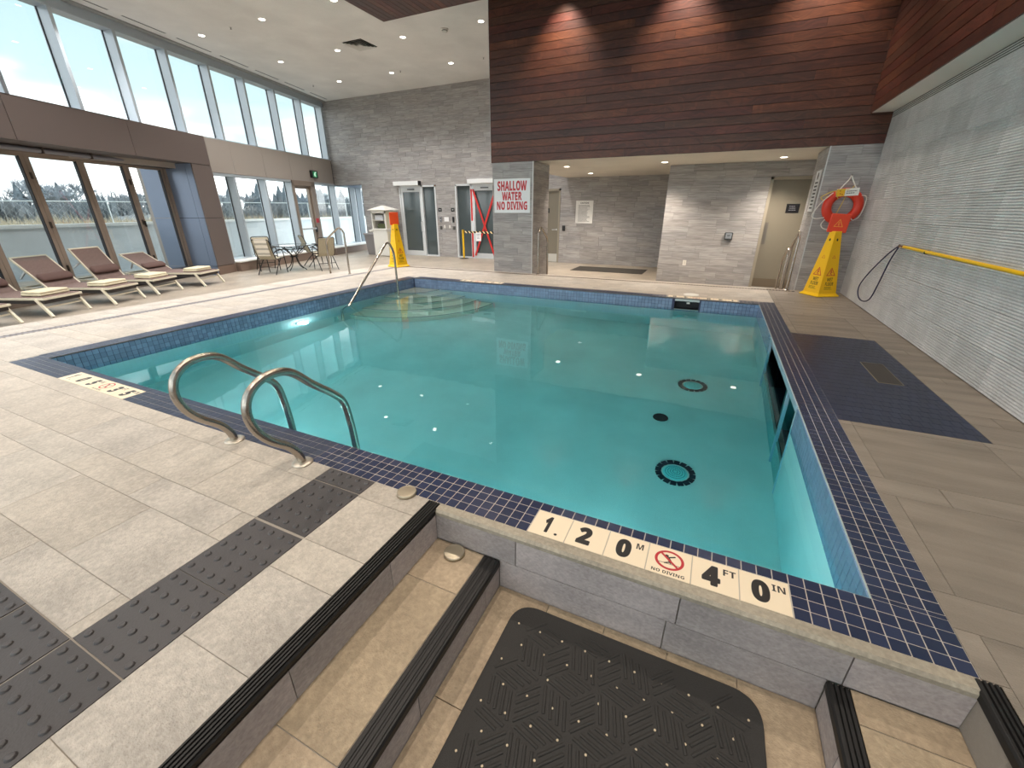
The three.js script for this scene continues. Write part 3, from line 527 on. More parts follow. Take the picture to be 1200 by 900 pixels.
// local axes: x into the hall, z along the wall towards the camera; the wall runs from z = -2.25 to 17.6
{
  const L1 = 17.4, bot = 2.385, top = 3.262;
  const bay = (i) => 0.26 + 1.316 * i;       // mullion centres, clerestory
  part('facade_core', [bx(-0.30, -0.02, bot, top - 0.03, -2.4, L1)], gasketMat, GW);
  part('facade_head', [bx(-0.3, 0.0, H - 0.16, H + 0.02, -2.4, L1)], mullionMat, GW);
  for (let i = 0; i < 5; i++) part('facade_panel', cbox(0.03, top - bot - 0.008, 1.308), tanPanel, GW, [-0.005, (top + bot) / 2, 0.02 + 1.316 * i + 0.654]);
  part('facade_panel', cbox(0.03, top - bot - 0.008, 10.6), tanPanel, GW, [-0.005, (top + bot) / 2, 6.61 + 5.3]);
  part('facade_sill', [bx(-0.3, 0.012, top - 0.03, top, -0.1, L1)], tanPanel, GW);
  // deep inner sill along the foot of the far windows
  part('window_sill', [bx(-0.29, 0.545, -0.085, -0.05, -2.2, 1.40), bx(-0.29, 0.545, -0.085, -0.05, 2.74, 6.5)], M(C(226, 226, 220), 0.4), GW);
  part('sill_front', [bx(0.0, 0.525, F, -0.085, -2.2, 1.40), bx(0.0, 0.525, F, -0.085, 2.74, 6.5)], M(C(126, 108, 96), 0.5), GW);
  part('facade_foot', [bx(-0.3, 0, F, -0.09, -2.3, 1.39), bx(-0.3, 0, F, -0.09, 2.75, L1)], gasketMat, GW);
  part('blind_slot', [bx(0.02, 0.16, H - 0.03, H + 0.005, -0.0, L1)], M(C(150, 152, 150), 0.7), GW);
}
function glazing(name, label, z0, z1, y0, y1, mull, opt = {}) {   // one row of windows in the tall wall: mullions, head and foot rails, panes
  const g = base(name, [-15.80, 0, -12.85], WA); struct(g, label);
  const pane = opt.pane ?? -0.26;
  for (const z of mull) { part('mullion', [bx(pane - 0.05, 0.0, y0, y1, z - 0.035, z + 0.035)], mullionMat, g); part('gasket', [bx(pane - 0.012, pane + 0.012, y0, y1, z - 0.05, z + 0.05)], gasketMat, g); }
  part('head_rail', [bx(pane - 0.04, 0.0, y1 - 0.07, y1, z0, z1)], mullionMat, g);
  part('foot_rail', [bx(pane - 0.04, 0.0, y0, y0 + 0.03, z0, z1)], mullionMat, g);
  const zs = [z0, ...mull, z1].sort((a, b) => a - b);
  for (let i = 0; i < zs.length - 1; i++) if (zs[i + 1] - zs[i] > 0.15 && !(opt.skip && opt.skip(zs[i], zs[i + 1]))) part('pane', bx(pane - 0.003, pane + 0.003, y0 + 0.02, y1 - 0.05, zs[i] + 0.02, zs[i + 1] - 0.02), paneMat, g);
  return g;
}
const cm = [0.10, 1.404, 2.76, 4.10, 5.388, 6.644, 7.895, 9.12, 10.378, 11.65, 12.92, 14.19, 15.46, 16.73];
glazing('window_1', 'clerestory of tall clear panes under the ceiling', -0.1, 17.4, 3.262, H - 0.14, cm);
glazing('window_2', 'far lower windows with pale mullions looking onto the terrace', -2.2, 6.6, -0.06, 2.385, [-2.15, -1.60, 0.01, 1.42, 2.74, 4.057, 5.355], { skip: (a, b) => a > 1.4 && b < 2.8 });
{ // glazed exit door in the far lower windows
  const d = base('door_1', [-15.80, 0, -12.85], WA); struct(d, 'glazed exit door with a push bar between the far windows');
  part('door_frame', [bx(-0.20, 0.03, F, 2.36, 1.40, 1.66), bx(-0.20, 0.03, F, 2.36, 2.62, 2.74), bx(-0.20, 0.03, 2.22, 2.385, 1.40, 2.74)], frameBrown, d);
  part('door_stile', [bx(-0.11, -0.05, F + 0.02, 2.22, 1.66, 1.72), bx(-0.11, -0.05, F + 0.02, 2.22, 2.54, 2.62), bx(-0.11, -0.05, F + 0.02, F + 0.2, 1.72, 2.54), bx(-0.11, -0.05, 2.12, 2.22, 1.72, 2.54)], frameBrown, d);
  part('pane', bx(-0.083, -0.077, F + 0.18, 2.14, 1.71, 2.55), paneMat, d);
  part('push_bar', [rbox(0.05, 0.06, 0.82, 0.015, 0.0, 0.70, 2.13)], silverMat, d);
  part('door_closer', [rbox(0.06, 0.2, 0.06, 0.01, 0.0, 0.66, 1.70)], blackPlastic, d);
}
// ------------------------------------------------------------------ lounge front with folding glass doors (turned 21 degrees)
const NB = base('wall_left', [-13.80, 0, -6.61], NA); struct(NB, 'lounge front of dark brown metal panels');
{
  const y0 = 2.515, y1 = 3.222, L = 10.6, rd = 0.8, be = 0.70;
  const seams = [-0.0, 2.29, 4.61, 6.93, 9.25];
  part('front_core', [bx(-rd - 0.1, -0.03, y0 + 0.02, y1 - 0.02, 0.02, L), bx(-rd + 0.02, -0.03, F, y0 + 0.02, 0.02, be - 0.03)], gasketMat, NB);
  for (let i = 0; i < 4; i++) part('facade_panel', cbox(0.03, y1 - y0 - 0.004, seams[i + 1] - seams[i] - 0.012), brownPanel, NB, [-0.015, (y0 + y1) / 2, (seams[i] + seams[i + 1]) / 2]);
  part('facade_panel', cbox(0.03, y1 - y0 - 0.004, L - 9.26), brownPanel, NB, [-0.015, (y0 + y1) / 2, (L + 9.26) / 2]);
  part('front_top', [bx(-2.6, 0, y1 - 0.02, y1, 0, L)], brownPanel, NB);
  part('front_soffit', [bx(-rd - 0.05, -0.03, y0, y0 + 0.02, be, L)], M(C(92, 84, 82), 0.6), NB);
  part('end_return', [bx(-2.2, -0.0, F, y1, -0.012, 0.02)], tanPanel, NB);
  for (const [a, b] of [[-0.1, 1.168], [1.18, y0 - 0.012]]) part('facade_panel', cbox(0.03, b - a, be - 0.008), brownPanel, NB, [-0.015, (a + b) / 2, be / 2]);
  part('facade_foot', [bx(-0.03, 0.002, F, -0.112, 0.0, be)], M(C(120, 100, 88), 0.5), NB);
  for (const [a, b] of [[-0.1, 1.168], [1.18, y0 - 0.01]]) { part('jamb_panel', cbox(0.17, b - a, 0.02), bluePanel, NB, [-0.12, (a + b) / 2, be - 0.01]); part('jamb_panel', cbox(0.575, b - a, 0.02), bluePanel, NB, [-0.5, (a + b) / 2, be - 0.01]); part('jamb_panel', cbox(0.62, b - a, 0.02), bluePanel, NB, [-1.17, (a + b) / 2, be - 0.01]); }
  part('jamb_foot', [bx(-1.5, -0.03, F, -0.112, be - 0.03, be - 0.004)], bluePanel, NB);
  // rolled shades over the doors
  for (let i = 0; i < 9; i++) { const z = 0.82 + 0.97 * i; if (z + 0.9 > L) break; part('rolled_shade', [cyl(0.045, 0.045, 0.92, 0, 0, 0, 16).rotateX(Math.PI / 2).translate(-rd + 0.14, y0 - 0.06, z + 0.47)], M(C(132, 132, 140), 0.45, { metalness: 0.2 }), NB); part('shade_bracket', [bx(-rd + 0.08, -rd + 0.2, y0 - 0.11, y0, z + 0.945, z + 0.965)], M(C(84, 74, 72), 0.5), NB); }
}
{
  const rd = 0.8, top = 2.41;
  const d = base('door_2', [-13.80, 0, -6.61], NA); struct(d, 'row of folding glass doors in brown frames');
  part('door_head', [bx(-rd - 0.05, -rd + 0.05, top - 0.02, 2.50, 0.70, 10.6)], frameBrown, d);
  part('door_track', [bx(-rd - 0.06, -rd + 0.06, F, F + 0.03, 0.7, 10.6)], frameBrown, d);
  part('door_jamb', [bx(-rd - 0.05, -rd + 0.05, F, top, 0.705, 0.79)], frameBrown, d);
  const pitch = 1.06, st = 0.085; let z = 0.80;
  for (let i = 0; i < 9; i++, z += pitch) {
    const leaf = new THREE.Group(); leaf.name = 'door_leaf'; leaf.position.set(-rd, 0, z); d.add(leaf);
    part('leaf_frame', [bx(-0.035, 0.035, F + 0.03, top, 0.002, st), bx(-0.035, 0.035, F + 0.03, top, pitch - st, pitch - 0.004), bx(-0.035, 0.035, F + 0.03, F + 0.13, st, pitch - st), bx(-0.035, 0.035, top - 0.08, top, st, pitch - st)], frameBrown, leaf);
    part('gasket', [bx(-0.02, 0.04, F + 0.12, top - 0.07, st - 0.004, st + 0.014), bx(-0.02, 0.02, F + 0.12, top - 0.07, pitch - st - 0.014, pitch - st + 0.004)], gasketMat, leaf);
    part('pane', bx(-0.004, 0.004, F + 0.12, top - 0.07, st, pitch - st), paneMat, leaf);
    for (const y of [0.25, 1.1, 2.0]) part('hinge', [rbox(0.03, 0.12, 0.035, 0.006, 0.045, y, i % 2 ? 0.0 : pitch)], M(C(88, 78, 70), 0.4, { metalness: 0.4 }), leaf);
    if (i === 0) part('door_handle', [rbox(0.03, 0.14, 0.035, 0.006, 0.05, 1.06, pitch - 0.05)], blackMetal, leaf);
  }
}

// ------------------------------------------------------------------ prints
function print(w, h, draw) {
  const c = document.createElement('canvas'); c.width = w; c.height = h; const g = c.getContext('2d'); draw(g, w, h);
  const t = new THREE.CanvasTexture(c); t.colorSpace = THREE.SRGBColorSpace; t.anisotropy = 8; return t;
}
function fit(g, s, x, y, w, h, font, color, heavy = 0) {   // text stretched to a box, centred on x
  g.save(); g.font = font.replace('$', '100px'); const m = g.measureText(s).width; g.translate(x, y); g.scale(w / m, h / 73); g.fillStyle = color; g.textAlign = 'center'; g.textBaseline = 'alphabetic'; g.fillText(s, 0, 0); if (heavy) { g.strokeStyle = color; g.lineWidth = heavy; g.lineJoin = 'round'; g.strokeText(s, 0, 0); } g.restore();
}
function lines(g, x, y, w, n, step, color, seed) { const r = mulberry(seed); g.fillStyle = color; for (let i = 0; i < n; i++) { let p = x; const end = x + w * (0.72 + 0.28 * r()); while (p < end) { const l = 4 + r() * 12; g.fillRect(p, y + i * step, Math.min(l, end - p), step * 0.42); p += l + 4; } } }
function board(name, label, category, w, h, t, pos, turn, map, bodyMat, group) {
  const o = thing(name, label, category, pos, turn, group);
  part('panel', [rbox(w, h, t, 0.002, 0, 0, t / 2, 1)], bodyMat, o);
  part('print', new THREE.PlaneGeometry(w - 0.004, h - 0.004), M(new THREE.Color(1, 1, 1), 0.5, { map }), o, [0, 0, t + 0.0008]);
  return o;
}
const SANS = 'bold $ sans-serif', PLAIN = '$ sans-serif';
const shallow = print(640, 512, (g, w, h) => { g.fillStyle = '#e6e9ec'; g.fillRect(0, 0, w, h); const c = '#c0343c'; fit(g, 'SHALLOW', 320, 172, 520, 138, SANS, c, 5); fit(g, 'WATER', 320, 318, 350, 122, SANS, c, 5); fit(g, 'NO DIVING', 320, 462, 560, 120, SANS, c, 5); });
board('warning_sign', 'large white sign with red letters reading shallow water no diving on the pillar', 'sign', 0.882, 0.697, 0.006, [-5.075, 1.657, ZW + 0.001], 0, shallow, whitePlastic);
const caution = print(384, 480, (g, w, h) => { g.fillStyle = '#ecebe8'; g.fillRect(0, 0, w, h); fit(g, 'CAUTION', 192, 66, 190, 34, SANS, '#333'); lines(g, 58, 92, 270, 18, 20, '#5a5a5a', 5); });
board('notice_sign', 'white printed notice on the tiled wall at the back of the alcove', 'sign', 0.585, 0.70, 0.006, [-4.90, 1.30, ZB + 0.012], 0, caution, whitePlastic);
const rules = print(256, 384, (g, w, h) => { g.fillStyle = '#e4e6e8'; g.fillRect(0, 0, w, h); g.fillStyle = '#222'; g.beginPath(); g.arc(128, 50, 34, 0, 7); g.fill(); for (let i = 0; i < 8; i++) { g.fillRect(50, 104 + i * 34, 156, 15); } });
board('notice_sign', 'white notice with a dark dot and bars on the side of the pier', 'sign', 0.46, 0.66, 0.005, [0.6605, 1.665, -8.0], -Math.PI / 2, rules, whitePlastic);

// depth markers set into the pool edging
const slash = (g) => { g.strokeStyle = '#b3242c'; g.lineWidth = 17; g.beginPath(); g.arc(128, 110, 80, 0, 7); g.stroke(); g.fillStyle = '#1c1a1a'; g.save(); g.translate(128, 112); g.rotate(-0.5); g.fillRect(-8, -28, 20, 56); g.fillRect(-6, -30, 58, 11); g.fillRect(-42, 10, 46, 10); g.beginPath(); g.arc(2, -42, 12, 0, 7); g.fill(); g.restore(); g.fillRect(64, 142, 128, 4); g.beginPath(); g.moveTo(128 - 57, 110 - 57); g.lineTo(128 + 57, 110 + 57); g.lineWidth = 15; g.stroke(); fit(g, 'NO DIVING', 128, 240, 200, 28, SANS, '#1c1a1a'); };
const digit = (main, sup, dx = 0) => print(256, 256, (g, w, h) => { g.fillStyle = '#ead9bd'; g.fillRect(0, 0, w, h); if (main === 'no') { slash(g); return; } fit(g, main, 108 + dx, 204, main === '1' ? 56 : 92, 158, SANS, '#181616', 9); if (main === '1' && sup === '.') { g.fillStyle = '#181616'; g.beginPath(); g.arc(186, 206, 11, 0, 7); g.fill(); } else if (sup) fit(g, sup, 206, 96, sup.length > 1 ? 78 : 56, 56, SANS, '#181616'); });
const markerSide = M(C(226, 212, 186), 0.4), markerCache = {};
function marker(chars, x0, x1, z0, z1, label, turn, group) {   // a row of square tiles
  const n = chars.length, w = (x1 - x0) / n, o = thing('depth_marker', label, 'depth marker', [(x0 + x1) / 2, 0, (z0 + z1) / 2], turn, group);
  chars.forEach(([a, b], i) => {
    const k = a + b, t = markerCache[k] ??= M(new THREE.Color(1, 1, 1), 0.4, { map: digit(a, b) }), x = (i + 0.5) * w - (x1 - x0) / 2;
    const m = part('marker_tile', cbox(w - 0.004, 0.010, z1 - z0 - 0.003), markerSide, o, [x, -0.0045, 0]);
    part('numeral', metres(new THREE.PlaneGeometry(w - 0.006, z1 - z0 - 0.005).rotateX(-Math.PI / 2)), t, m, [0, 0.0055, 0]).geometry = (() => { const p = new THREE.PlaneGeometry(w - 0.006, z1 - z0 - 0.005); p.rotateX(-Math.PI / 2); return p; })();
  });
  return o;
}
marker([['1', '.'], ['2', ''], ['0', 'M'], ['no', ''], ['4', 'FT'], ['0', 'IN']], -1.337, -0.281, PT + 0.003, BAND, 'row of cream depth tiles reading one point two zero metres beside the stairs', 0);
marker([['1', '.'], ['0', ''], ['5', 'M'], ['no', ''], ['3', 'FT'], ['5', 'IN']], -5.858, -4.80, PT + 0.003, BAND, 'row of cream depth tiles at the corner beyond the grab rails', 0);
marker([['1', '.'], ['0', ''], ['5', 'M'], ['no', ''], ['3', 'FT'], ['5', 'IN']], -5.53, -4.55, -PL - BAND, -PL - PT, 'row of cream depth tiles in front of the grey pillar', Math.PI);
marker([['1', '.'], ['2', ''], ['0', 'M'], ['no', ''], ['4', 'FT'], ['0', 'IN']], -1.37, -0.3, -PL - BAND, -PL - PT, 'row of cream depth tiles above the skimmer on the far pool edge', Math.PI);

// ------------------------------------------------------------------ rails
const R = 0.0235;
function grabRail(x, label) {
  const o = thing('grab_rail', label, 'grab rail', [x, 0, 0], 0, 'polished grab rails by the stairs');
  const P = [[-0.012, 0.256], [0.06, 0.268], [0.14, 0.315], [0.23, 0.41], [0.32, 0.47], [0.42, 0.492], [0.51, 0.466], [0.57, 0.386], [0.578, 0.28], [0.542, 0.195], [0.44, 0.092], [0.335, -0.028], [0.25, -0.102], [0.13, -0.13], [-0.12, -0.148], [-0.6, -0.15], [-1.15, -0.15]];
  part('tube', [tube(P.map(([y, z]) => [0, y, z]), R, 90, 16)], steelMat, o);
  part('flange', [lathe([[0, 0.014], [0.026, 0.014], [0.05, 0.011], [0.058, 0.004], [0.058, 0], [0, 0]], 32).translate(0, 0.0005, 0.257)], M(C(206, 198, 184), 0.3, { metalness: 0.9 }), o);
}
grabRail(-3.375, 'curved steel grab rail, the one farther from the tactile paving');
grabRail(-2.757, 'curved steel grab rail, the one next to the tactile paving');
{
  const o = thing('pool_handrail', 'bent steel handrail rising out of the water at the corner steps', 'handrail', [-6.49, 0, 0]);
  part('tube', [poly([[0, -1.15, -3.64], [0, -0.35, -3.64], [0, 0.84, -5.02], [0, 0.60, -5.16], [0, -0.6, -5.16]].map((p) => p), 0.021, 14, 0.16)], steelMat, o);
}
function stairRail(pos, turn, label, group) {   // two posts with a sloping bar, from the deck down to the hall floor
  const o = thing('stair_handrail', label, 'handrail', pos, turn, group);
  part('tube', [poly([[0, 0.0, 0], [0, 0.93, 0], [-0.13, 1.02, 0], [-0.58, 0.74, 0], [-0.62, F, 0]], 0.021, 14, 0.09)], steelMat, o);
  part('flange', [lathe([[0, 0.012], [0.03, 0.012], [0.045, 0.004], [0.045, 0], [0, 0]], 24)], steelMat, o);
  part('flange', [lathe([[0, 0.012], [0.03, 0.012], [0.045, 0.004], [0.045, 0], [0, 0]], 24).translate(-0.62, F, 0)], steelMat, o);
}
stairRail([-8.38, 0, -5.78], 0, 'steel stair handrail at the deck edge by the patio table');
stairRail([-4.40, 0, -7.585], -Math.PI / 2, 'steel stair handrail in the alcove beside the pillar');
stairRail([0.545, 0, -7.585], -Math.PI / 2, 'steel stair handrail in the alcove beside the pier');
stairRail([0.545, F, -8.42], -Math.PI / 2, 'steel handrail farther back along the pier');
// hidden steps that those rails follow
{ const s = struct(base('stairs'), 'steps from the pool deck down to the hall floor'); part('step_block', [bx(-9.2, X0 - 0.01, F, -0.172, -7.4, -4.4), bx(-4.57, 0.66, F, -0.172, -7.95, ZW)], lowFloorMat, s); }

// ------------------------------------------------------------------ small deck fittings
for (const [x, y, z, l] of [[-2.016, 0, 0.234, 'round steel cap set in the deck beside the stair nosing'], [-1.671, -0.177, 0.335, 'round steel cap on the first stair tread']]) {
  const o = thing('deck_anchor', l, 'deck anchor', [x, y, z]);
  part('plate', [lathe([[0, 0.016], [0.044, 0.016], [0.051, 0.012], [0.052, 0.0], [0, 0]], 36)], M(C(196, 186, 164), 0.32, { metalness: 0.9, bumpMap: scaled(brushBump, 4, 4), bumpScale: 0.0006 }), o);
  part('ring', [metres(new THREE.TorusGeometry(0.047, 0.004, 8, 36).rotateX(Math.PI / 2).translate(0, 0.012, 0))], M(C(176, 168, 150), 0.4, { metalness: 0.9 }), o);
}
{
  const o = thing('access_hatch', 'dark rectangular hatch cover in the navy paving', 'hatch', [0.78, 0, -2.99]);
  part('cover', [rbox(0.168, 0.01, 0.57, 0.002, 0, -0.003, 0, 1)], M(C(58, 54, 50), 0.6, { bumpMap: scaled(rubberBump, 4, 4), bumpScale: 0.0008 }), o);
  part('frame', [bx(-0.088, -0.084, -0.01, 0.002, -0.289, 0.289), bx(0.084, 0.088, -0.01, 0.002, -0.289, 0.289), bx(-0.088, 0.088, -0.01, 0.002, -0.289, -0.285), bx(-0.088, 0.088, -0.01, 0.002, 0.285, 0.289)], M(C(170, 158, 130), 0.4, { metalness: 0.6 }), o);
}
{
  const o = thing('skimmer', 'skimmer mouth in the far pool wall below the depth tiles', 'skimmer', [-1.0525, 0, -PL]);
  part('throat', [bx(-0.19, 0.19, -0.182, -0.176, -0.14, 0), bx(-0.19, 0.19, -0.052, -0.046, -0.14, 0), bx(-0.196, -0.19, -0.18, -0.05, -0.14, 0), bx(0.19, 0.196, -0.18, -0.05, -0.14, 0), bx(-0.19, 0.19, -0.18, -0.05, -0.145, -0.138)], M(C(22, 24, 28), 0.5), o);
  part('weir', [rbox(0.05, 0.03, 0.012, 0.004, 0.02, -0.075, -0.02)], whitePlastic, o);
}
{
  const o = thing('skimmer_plate', 'round white lid in the deck behind the skimmer', 'skimmer plate', [-1.02, 0, -6.33]);
  part('lid', [lathe([[0, 0.008], [0.115, 0.008], [0.125, 0.004], [0.126, 0], [0, 0]], 40)], whitePlastic, o);
}
for (const [x, z, l] of [[-0.746, -3.636, 'round pool drain ringed by dark tiles, the one farther from the stairs'], [-0.764, -1.849, 'round pool drain ringed by dark tiles, the one nearer to the depth tiles']]) {
  const o = thing('pool_drain', l, 'pool drain', [x, PD, z], 0);
  part('grate', [lathe([[0, 0.022], [0.05, 0.021], [0.095, 0.014], [0.105, 0.004], [0.105, 0], [0, 0]], 40)], M(C(120, 206, 206), 0.5), o);
  const r = []; for (let k = 1; k < 5; k++) for (let i = 0; i < k * 8; i++) { const a = i / (k * 8) * 2 * Math.PI; r.push(metres(new THREE.BoxGeometry(0.006, 0.004, 0.012).rotateY(-a).translate(Math.cos(a) * k * 0.021, 0.0225 - k * k * 0.0005, Math.sin(a) * k * 0.021))); }
  part('slots', r, M(C(40, 110, 116), 0.6), o);
  const tile = metres(rbox(0.052, 0.012, 0.05, 0.002, 0, 0, 0, 1)); for (let i = 0; i < 16; i++) { const a = i / 16 * 2 * Math.PI; part('ring_tile', tile, M(C(24, 28, 44), 0.4), o, [Math.cos(a) * 0.145, 0.006, Math.sin(a) * 0.145], [0, -a, 0]); }
}
{ const o = thing('suction_fitting', 'plain round black fitting in the pool floor between the drains', 'pool fitting', [-1.007, PD, -2.732]); part('cover', [lathe([[0, 0.004], [0.06, 0.004], [0.068, 0.012], [0.078, 0.01], [0.08, 0], [0, 0]], 40)], M(C(16, 20, 30), 0.5), o); }
// ------------------------------------------------------------------ mats
{
  const o = thing('rubber_mat', 'black rubber mat with an embossed basket pattern in the sunken strip', 'mat', [-0.827, F + 0.008, 1.22]);
  const W = 0.996, L = 1.77, s = roundRect(-W / 2, -L / 2, W / 2, L / 2, 0.11);
  part('sheet', [extrude(s, 0.009, 0.003).rotateX(-Math.PI / 2).translate(0, 0.001, 0)], matMat, o);
  // raised bars in three directions, and the drain holes between them
  const bars = [], dots = [], sd = 0.118; const inside = (x, z, m) => Math.abs(x) < W / 2 - m && Math.abs(z) < L / 2 - m && Math.hypot(Math.max(0, Math.abs(x) - (W / 2 - 0.11)), Math.max(0, Math.abs(z) - (L / 2 - 0.11))) < 0.11 - m;
  const vec = (k) => [sd * Math.cos(k * Math.PI / 3 + 0.26), sd * Math.sin(k * Math.PI / 3 + 0.26)], ridge = new THREE.CylinderGeometry(0.0075, 0.0075, 1, 6, 1).scale(0.62, 1, 1).rotateZ(Math.PI / 2);
  for (let j = -12; j < 13; j++) for (let i = -14; i < 15; i++) {
    const e1 = vec(0), e2 = vec(1), f1 = [e1[0] + e2[0], e1[1] + e2[1]], e3 = vec(2), f2 = [e2[0] + e3[0], e2[1] + e3[1]], cx = i * f1[0] + j * f2[0], cz = i * f1[1] + j * f2[1];
    for (let k = 0; k < 3; k++) { const a = vec(2 * k), c = vec(2 * k + 2); for (let q = 0; q < 4; q++) { const t = (q + 0.5) / 4, mx = cx + t * c[0] + 0.5 * a[0], mz = cz + t * c[1] + 0.5 * a[1]; if (!inside(mx + 0.42 * a[0], mz + 0.42 * a[1], 0.03) || !inside(mx - 0.42 * a[0], mz - 0.42 * a[1], 0.03)) continue; bars.push(metres(ridge.clone().scale(sd * 0.84, 1, 1).rotateY(-Math.atan2(a[1], a[0])).translate(mx, 0.0118, mz))); } }
  }
  for (let j = -10; j < 11; j++) for (let i = -6; i < 7; i++) { const x = (i + (j & 1) * 0.5) * 0.1005, z = j * 0.087; if (inside(x, z, 0.035)) dots.push(metres(new THREE.CylinderGeometry(0.0042, 0.0042, 0.004, 10).translate(x, 0.0135, z))); }
  const a = part('raised_bars', bars, matMat, o); a.userData.kind = 'stuff';
  const b = part('drain_holes', dots, M(C(196, 178, 150), 0.8), o); b.userData.kind = 'stuff';
}
{ const o = thing('floor_mat', 'long flat dark mat on the alcove floor', 'mat', [-3.65, F, -11.62]); part('sheet', [rbox(2.1, 0.012, 1.0, 0.006, 0, 0.006, 0, 1)], M(C(58, 54, 48), 0.85, { bumpMap: scaled(rubberBump, 3, 3), bumpScale: 0.002 }), o); part('border', [rbox(2.16, 0.008, 1.06, 0.004, 0, 0.004, 0, 1)], blackRubber, o); }

// ------------------------------------------------------------------ wet floor cones
const coneFace = print(256, 768, (g, w, h) => {
  g.fillStyle = '#f2be0a'; g.fillRect(0, 0, w, h);
  g.strokeStyle = '#c2392a'; g.lineWidth = 9; g.lineJoin = 'round'; g.beginPath(); g.moveTo(128, 440); g.lineTo(186, 536); g.lineTo(70, 536); g.closePath(); g.stroke(); g.fillStyle = '#c2392a'; g.beginPath(); g.arc(128, 470, 9, 0, 7); g.fill(); g.save(); g.translate(126, 500); g.rotate(0.5); g.fillRect(-7, -20, 13, 36); g.fillRect(-26, -12, 44, 7); g.fillRect(-4, 12, 30, 8); g.restore();
  fit(g, 'WET', 128, 610, 82, 44, SANS, '#1f1a10'); fit(g, 'FLOOR', 128, 668, 118, 46, SANS, '#1f1a10'); lines(g, 66, 684, 124, 3, 14, '#3a3216', 9);
  g.strokeStyle = '#c2392a'; g.lineWidth = 4; g.beginPath(); g.moveTo(128, 282); g.lineTo(150, 318); g.lineTo(106, 318); g.closePath(); g.stroke();
  g.fillStyle = '#20180c'; g.beginPath(); g.ellipse(128, 88, 12, 17, 0, 0, 7); g.fill();
});
const cardFace = print(256, 256, (g, w, h) => { g.fillStyle = '#e2431f'; g.fillRect(0, 0, w, h); g.strokeStyle = '#f0a03a'; g.lineWidth = 10; g.lineJoin = 'round'; g.beginPath(); g.moveTo(128, 66); g.lineTo(196, 184); g.lineTo(60, 184); g.closePath(); g.stroke(); g.fillStyle = '#f0a03a'; g.beginPath(); g.arc(126, 112, 9, 0, 7); g.fill(); g.save(); g.translate(126, 146); g.rotate(0.5); g.fillRect(-6, -20, 12, 34); g.fillRect(-22, -12, 38, 7); g.fillRect(-2, 10, 26, 8); g.restore(); });
const conePrint = M(new THREE.Color(1, 1, 1), 0.4, { map: coneFace }), cardPrint = M(new THREE.Color(1, 1, 1), 0.45, { map: cardFace });
function cone(pos, turn, label, card) {
  const o = thing('wet_floor_cone', label, 'safety cone', pos, turn, 'yellow wet floor cones');
  const hb = 0.168, ht = 0.056, H0 = 0.035, H1 = 1.04;
  part('base', [rbox(0.41, 0.022, 0.41, 0.01, 0, 0.011, 0), metres(new THREE.CylinderGeometry((hb + 0.004) * Math.SQRT2, 0.195 * Math.SQRT2, 0.03, 4, 1).rotateY(Math.PI / 4).toNonIndexed().translate(0, 0.034, 0))].map((g) => { g.computeVertexNormals(); return g; }), yellowMat, o);
  { const g = new THREE.CylinderGeometry(ht * Math.SQRT2, hb * Math.SQRT2, H1 - H0, 4, 1).rotateY(Math.PI / 4).toNonIndexed().translate(0, (H0 + H1) / 2, 0); g.computeVertexNormals(); part('body', metres(g), yellowMat, o); }
  for (let k = 0; k < 4; k++) { // printed faces, a hair proud of the body
    const pos2 = [], uv = [], idx = [], n = 12; const slope = (hb - ht) / (H1 - H0);
    for (let i = 0; i <= n; i++) { const t = i / n, y = H0 + (H1 - H0) * (0.02 + 0.96 * t), d = hb - slope * (y - H0) + 0.0006, hw = d - 0.002; pos2.push(-hw, y, d, hw, y, d); uv.push(0.5 - 0.5 * (hw / hb), t, 0.5 + 0.5 * (hw / hb), t); if (i < n) idx.push(i * 2, i * 2 + 1, i * 2 + 2, i * 2 + 1, i * 2 + 3, i * 2 + 2); }
    const g = new THREE.BufferGeometry(); g.setAttribute('position', new THREE.Float32BufferAttribute(pos2, 3)); g.setAttribute('uv', new THREE.Float32BufferAttribute(uv, 2)); g.setIndex(idx); g.rotateY(k * Math.PI / 2); g.computeVertexNormals();
    part('print', g, conePrint, o);
  }
  const c = part('card', [rbox(card.w, card.h, 0.03, 0.02, 0, card.h / 2, 0, 3)], card.mat, o, [0, H1 - 0.02, card.out ?? 0], [0, card.turn ?? 0, card.tilt ?? 0]);
  if (card.print) for (const s of [0.0158, -0.0158]) part('print', new THREE.PlaneGeometry(card.w - 0.05, card.h - 0.05).translate(0, card.h / 2, 0).rotateY(s < 0 ? Math.PI : 0), cardPrint, c, [0, 0, s]);
}
cone([0.985, 0.0005, -7.235], Math.PI / 4 - 0.2, 'yellow wet floor cone with a red card, below the life ring', { w: 0.27, h: 0.285, mat: M(C(222, 66, 34), 0.45), print: true, turn: -Math.PI / 4 + 0.2, tilt: -0.06, out: 0 });
cone([-8.27, 0.0005, -7.40], Math.PI / 4 + 0.55, 'yellow wet floor cone with a plain orange card near the white cabinet', { w: 0.24, h: 0.30, mat: orangeMat, turn: -0.2, tilt: 0 });

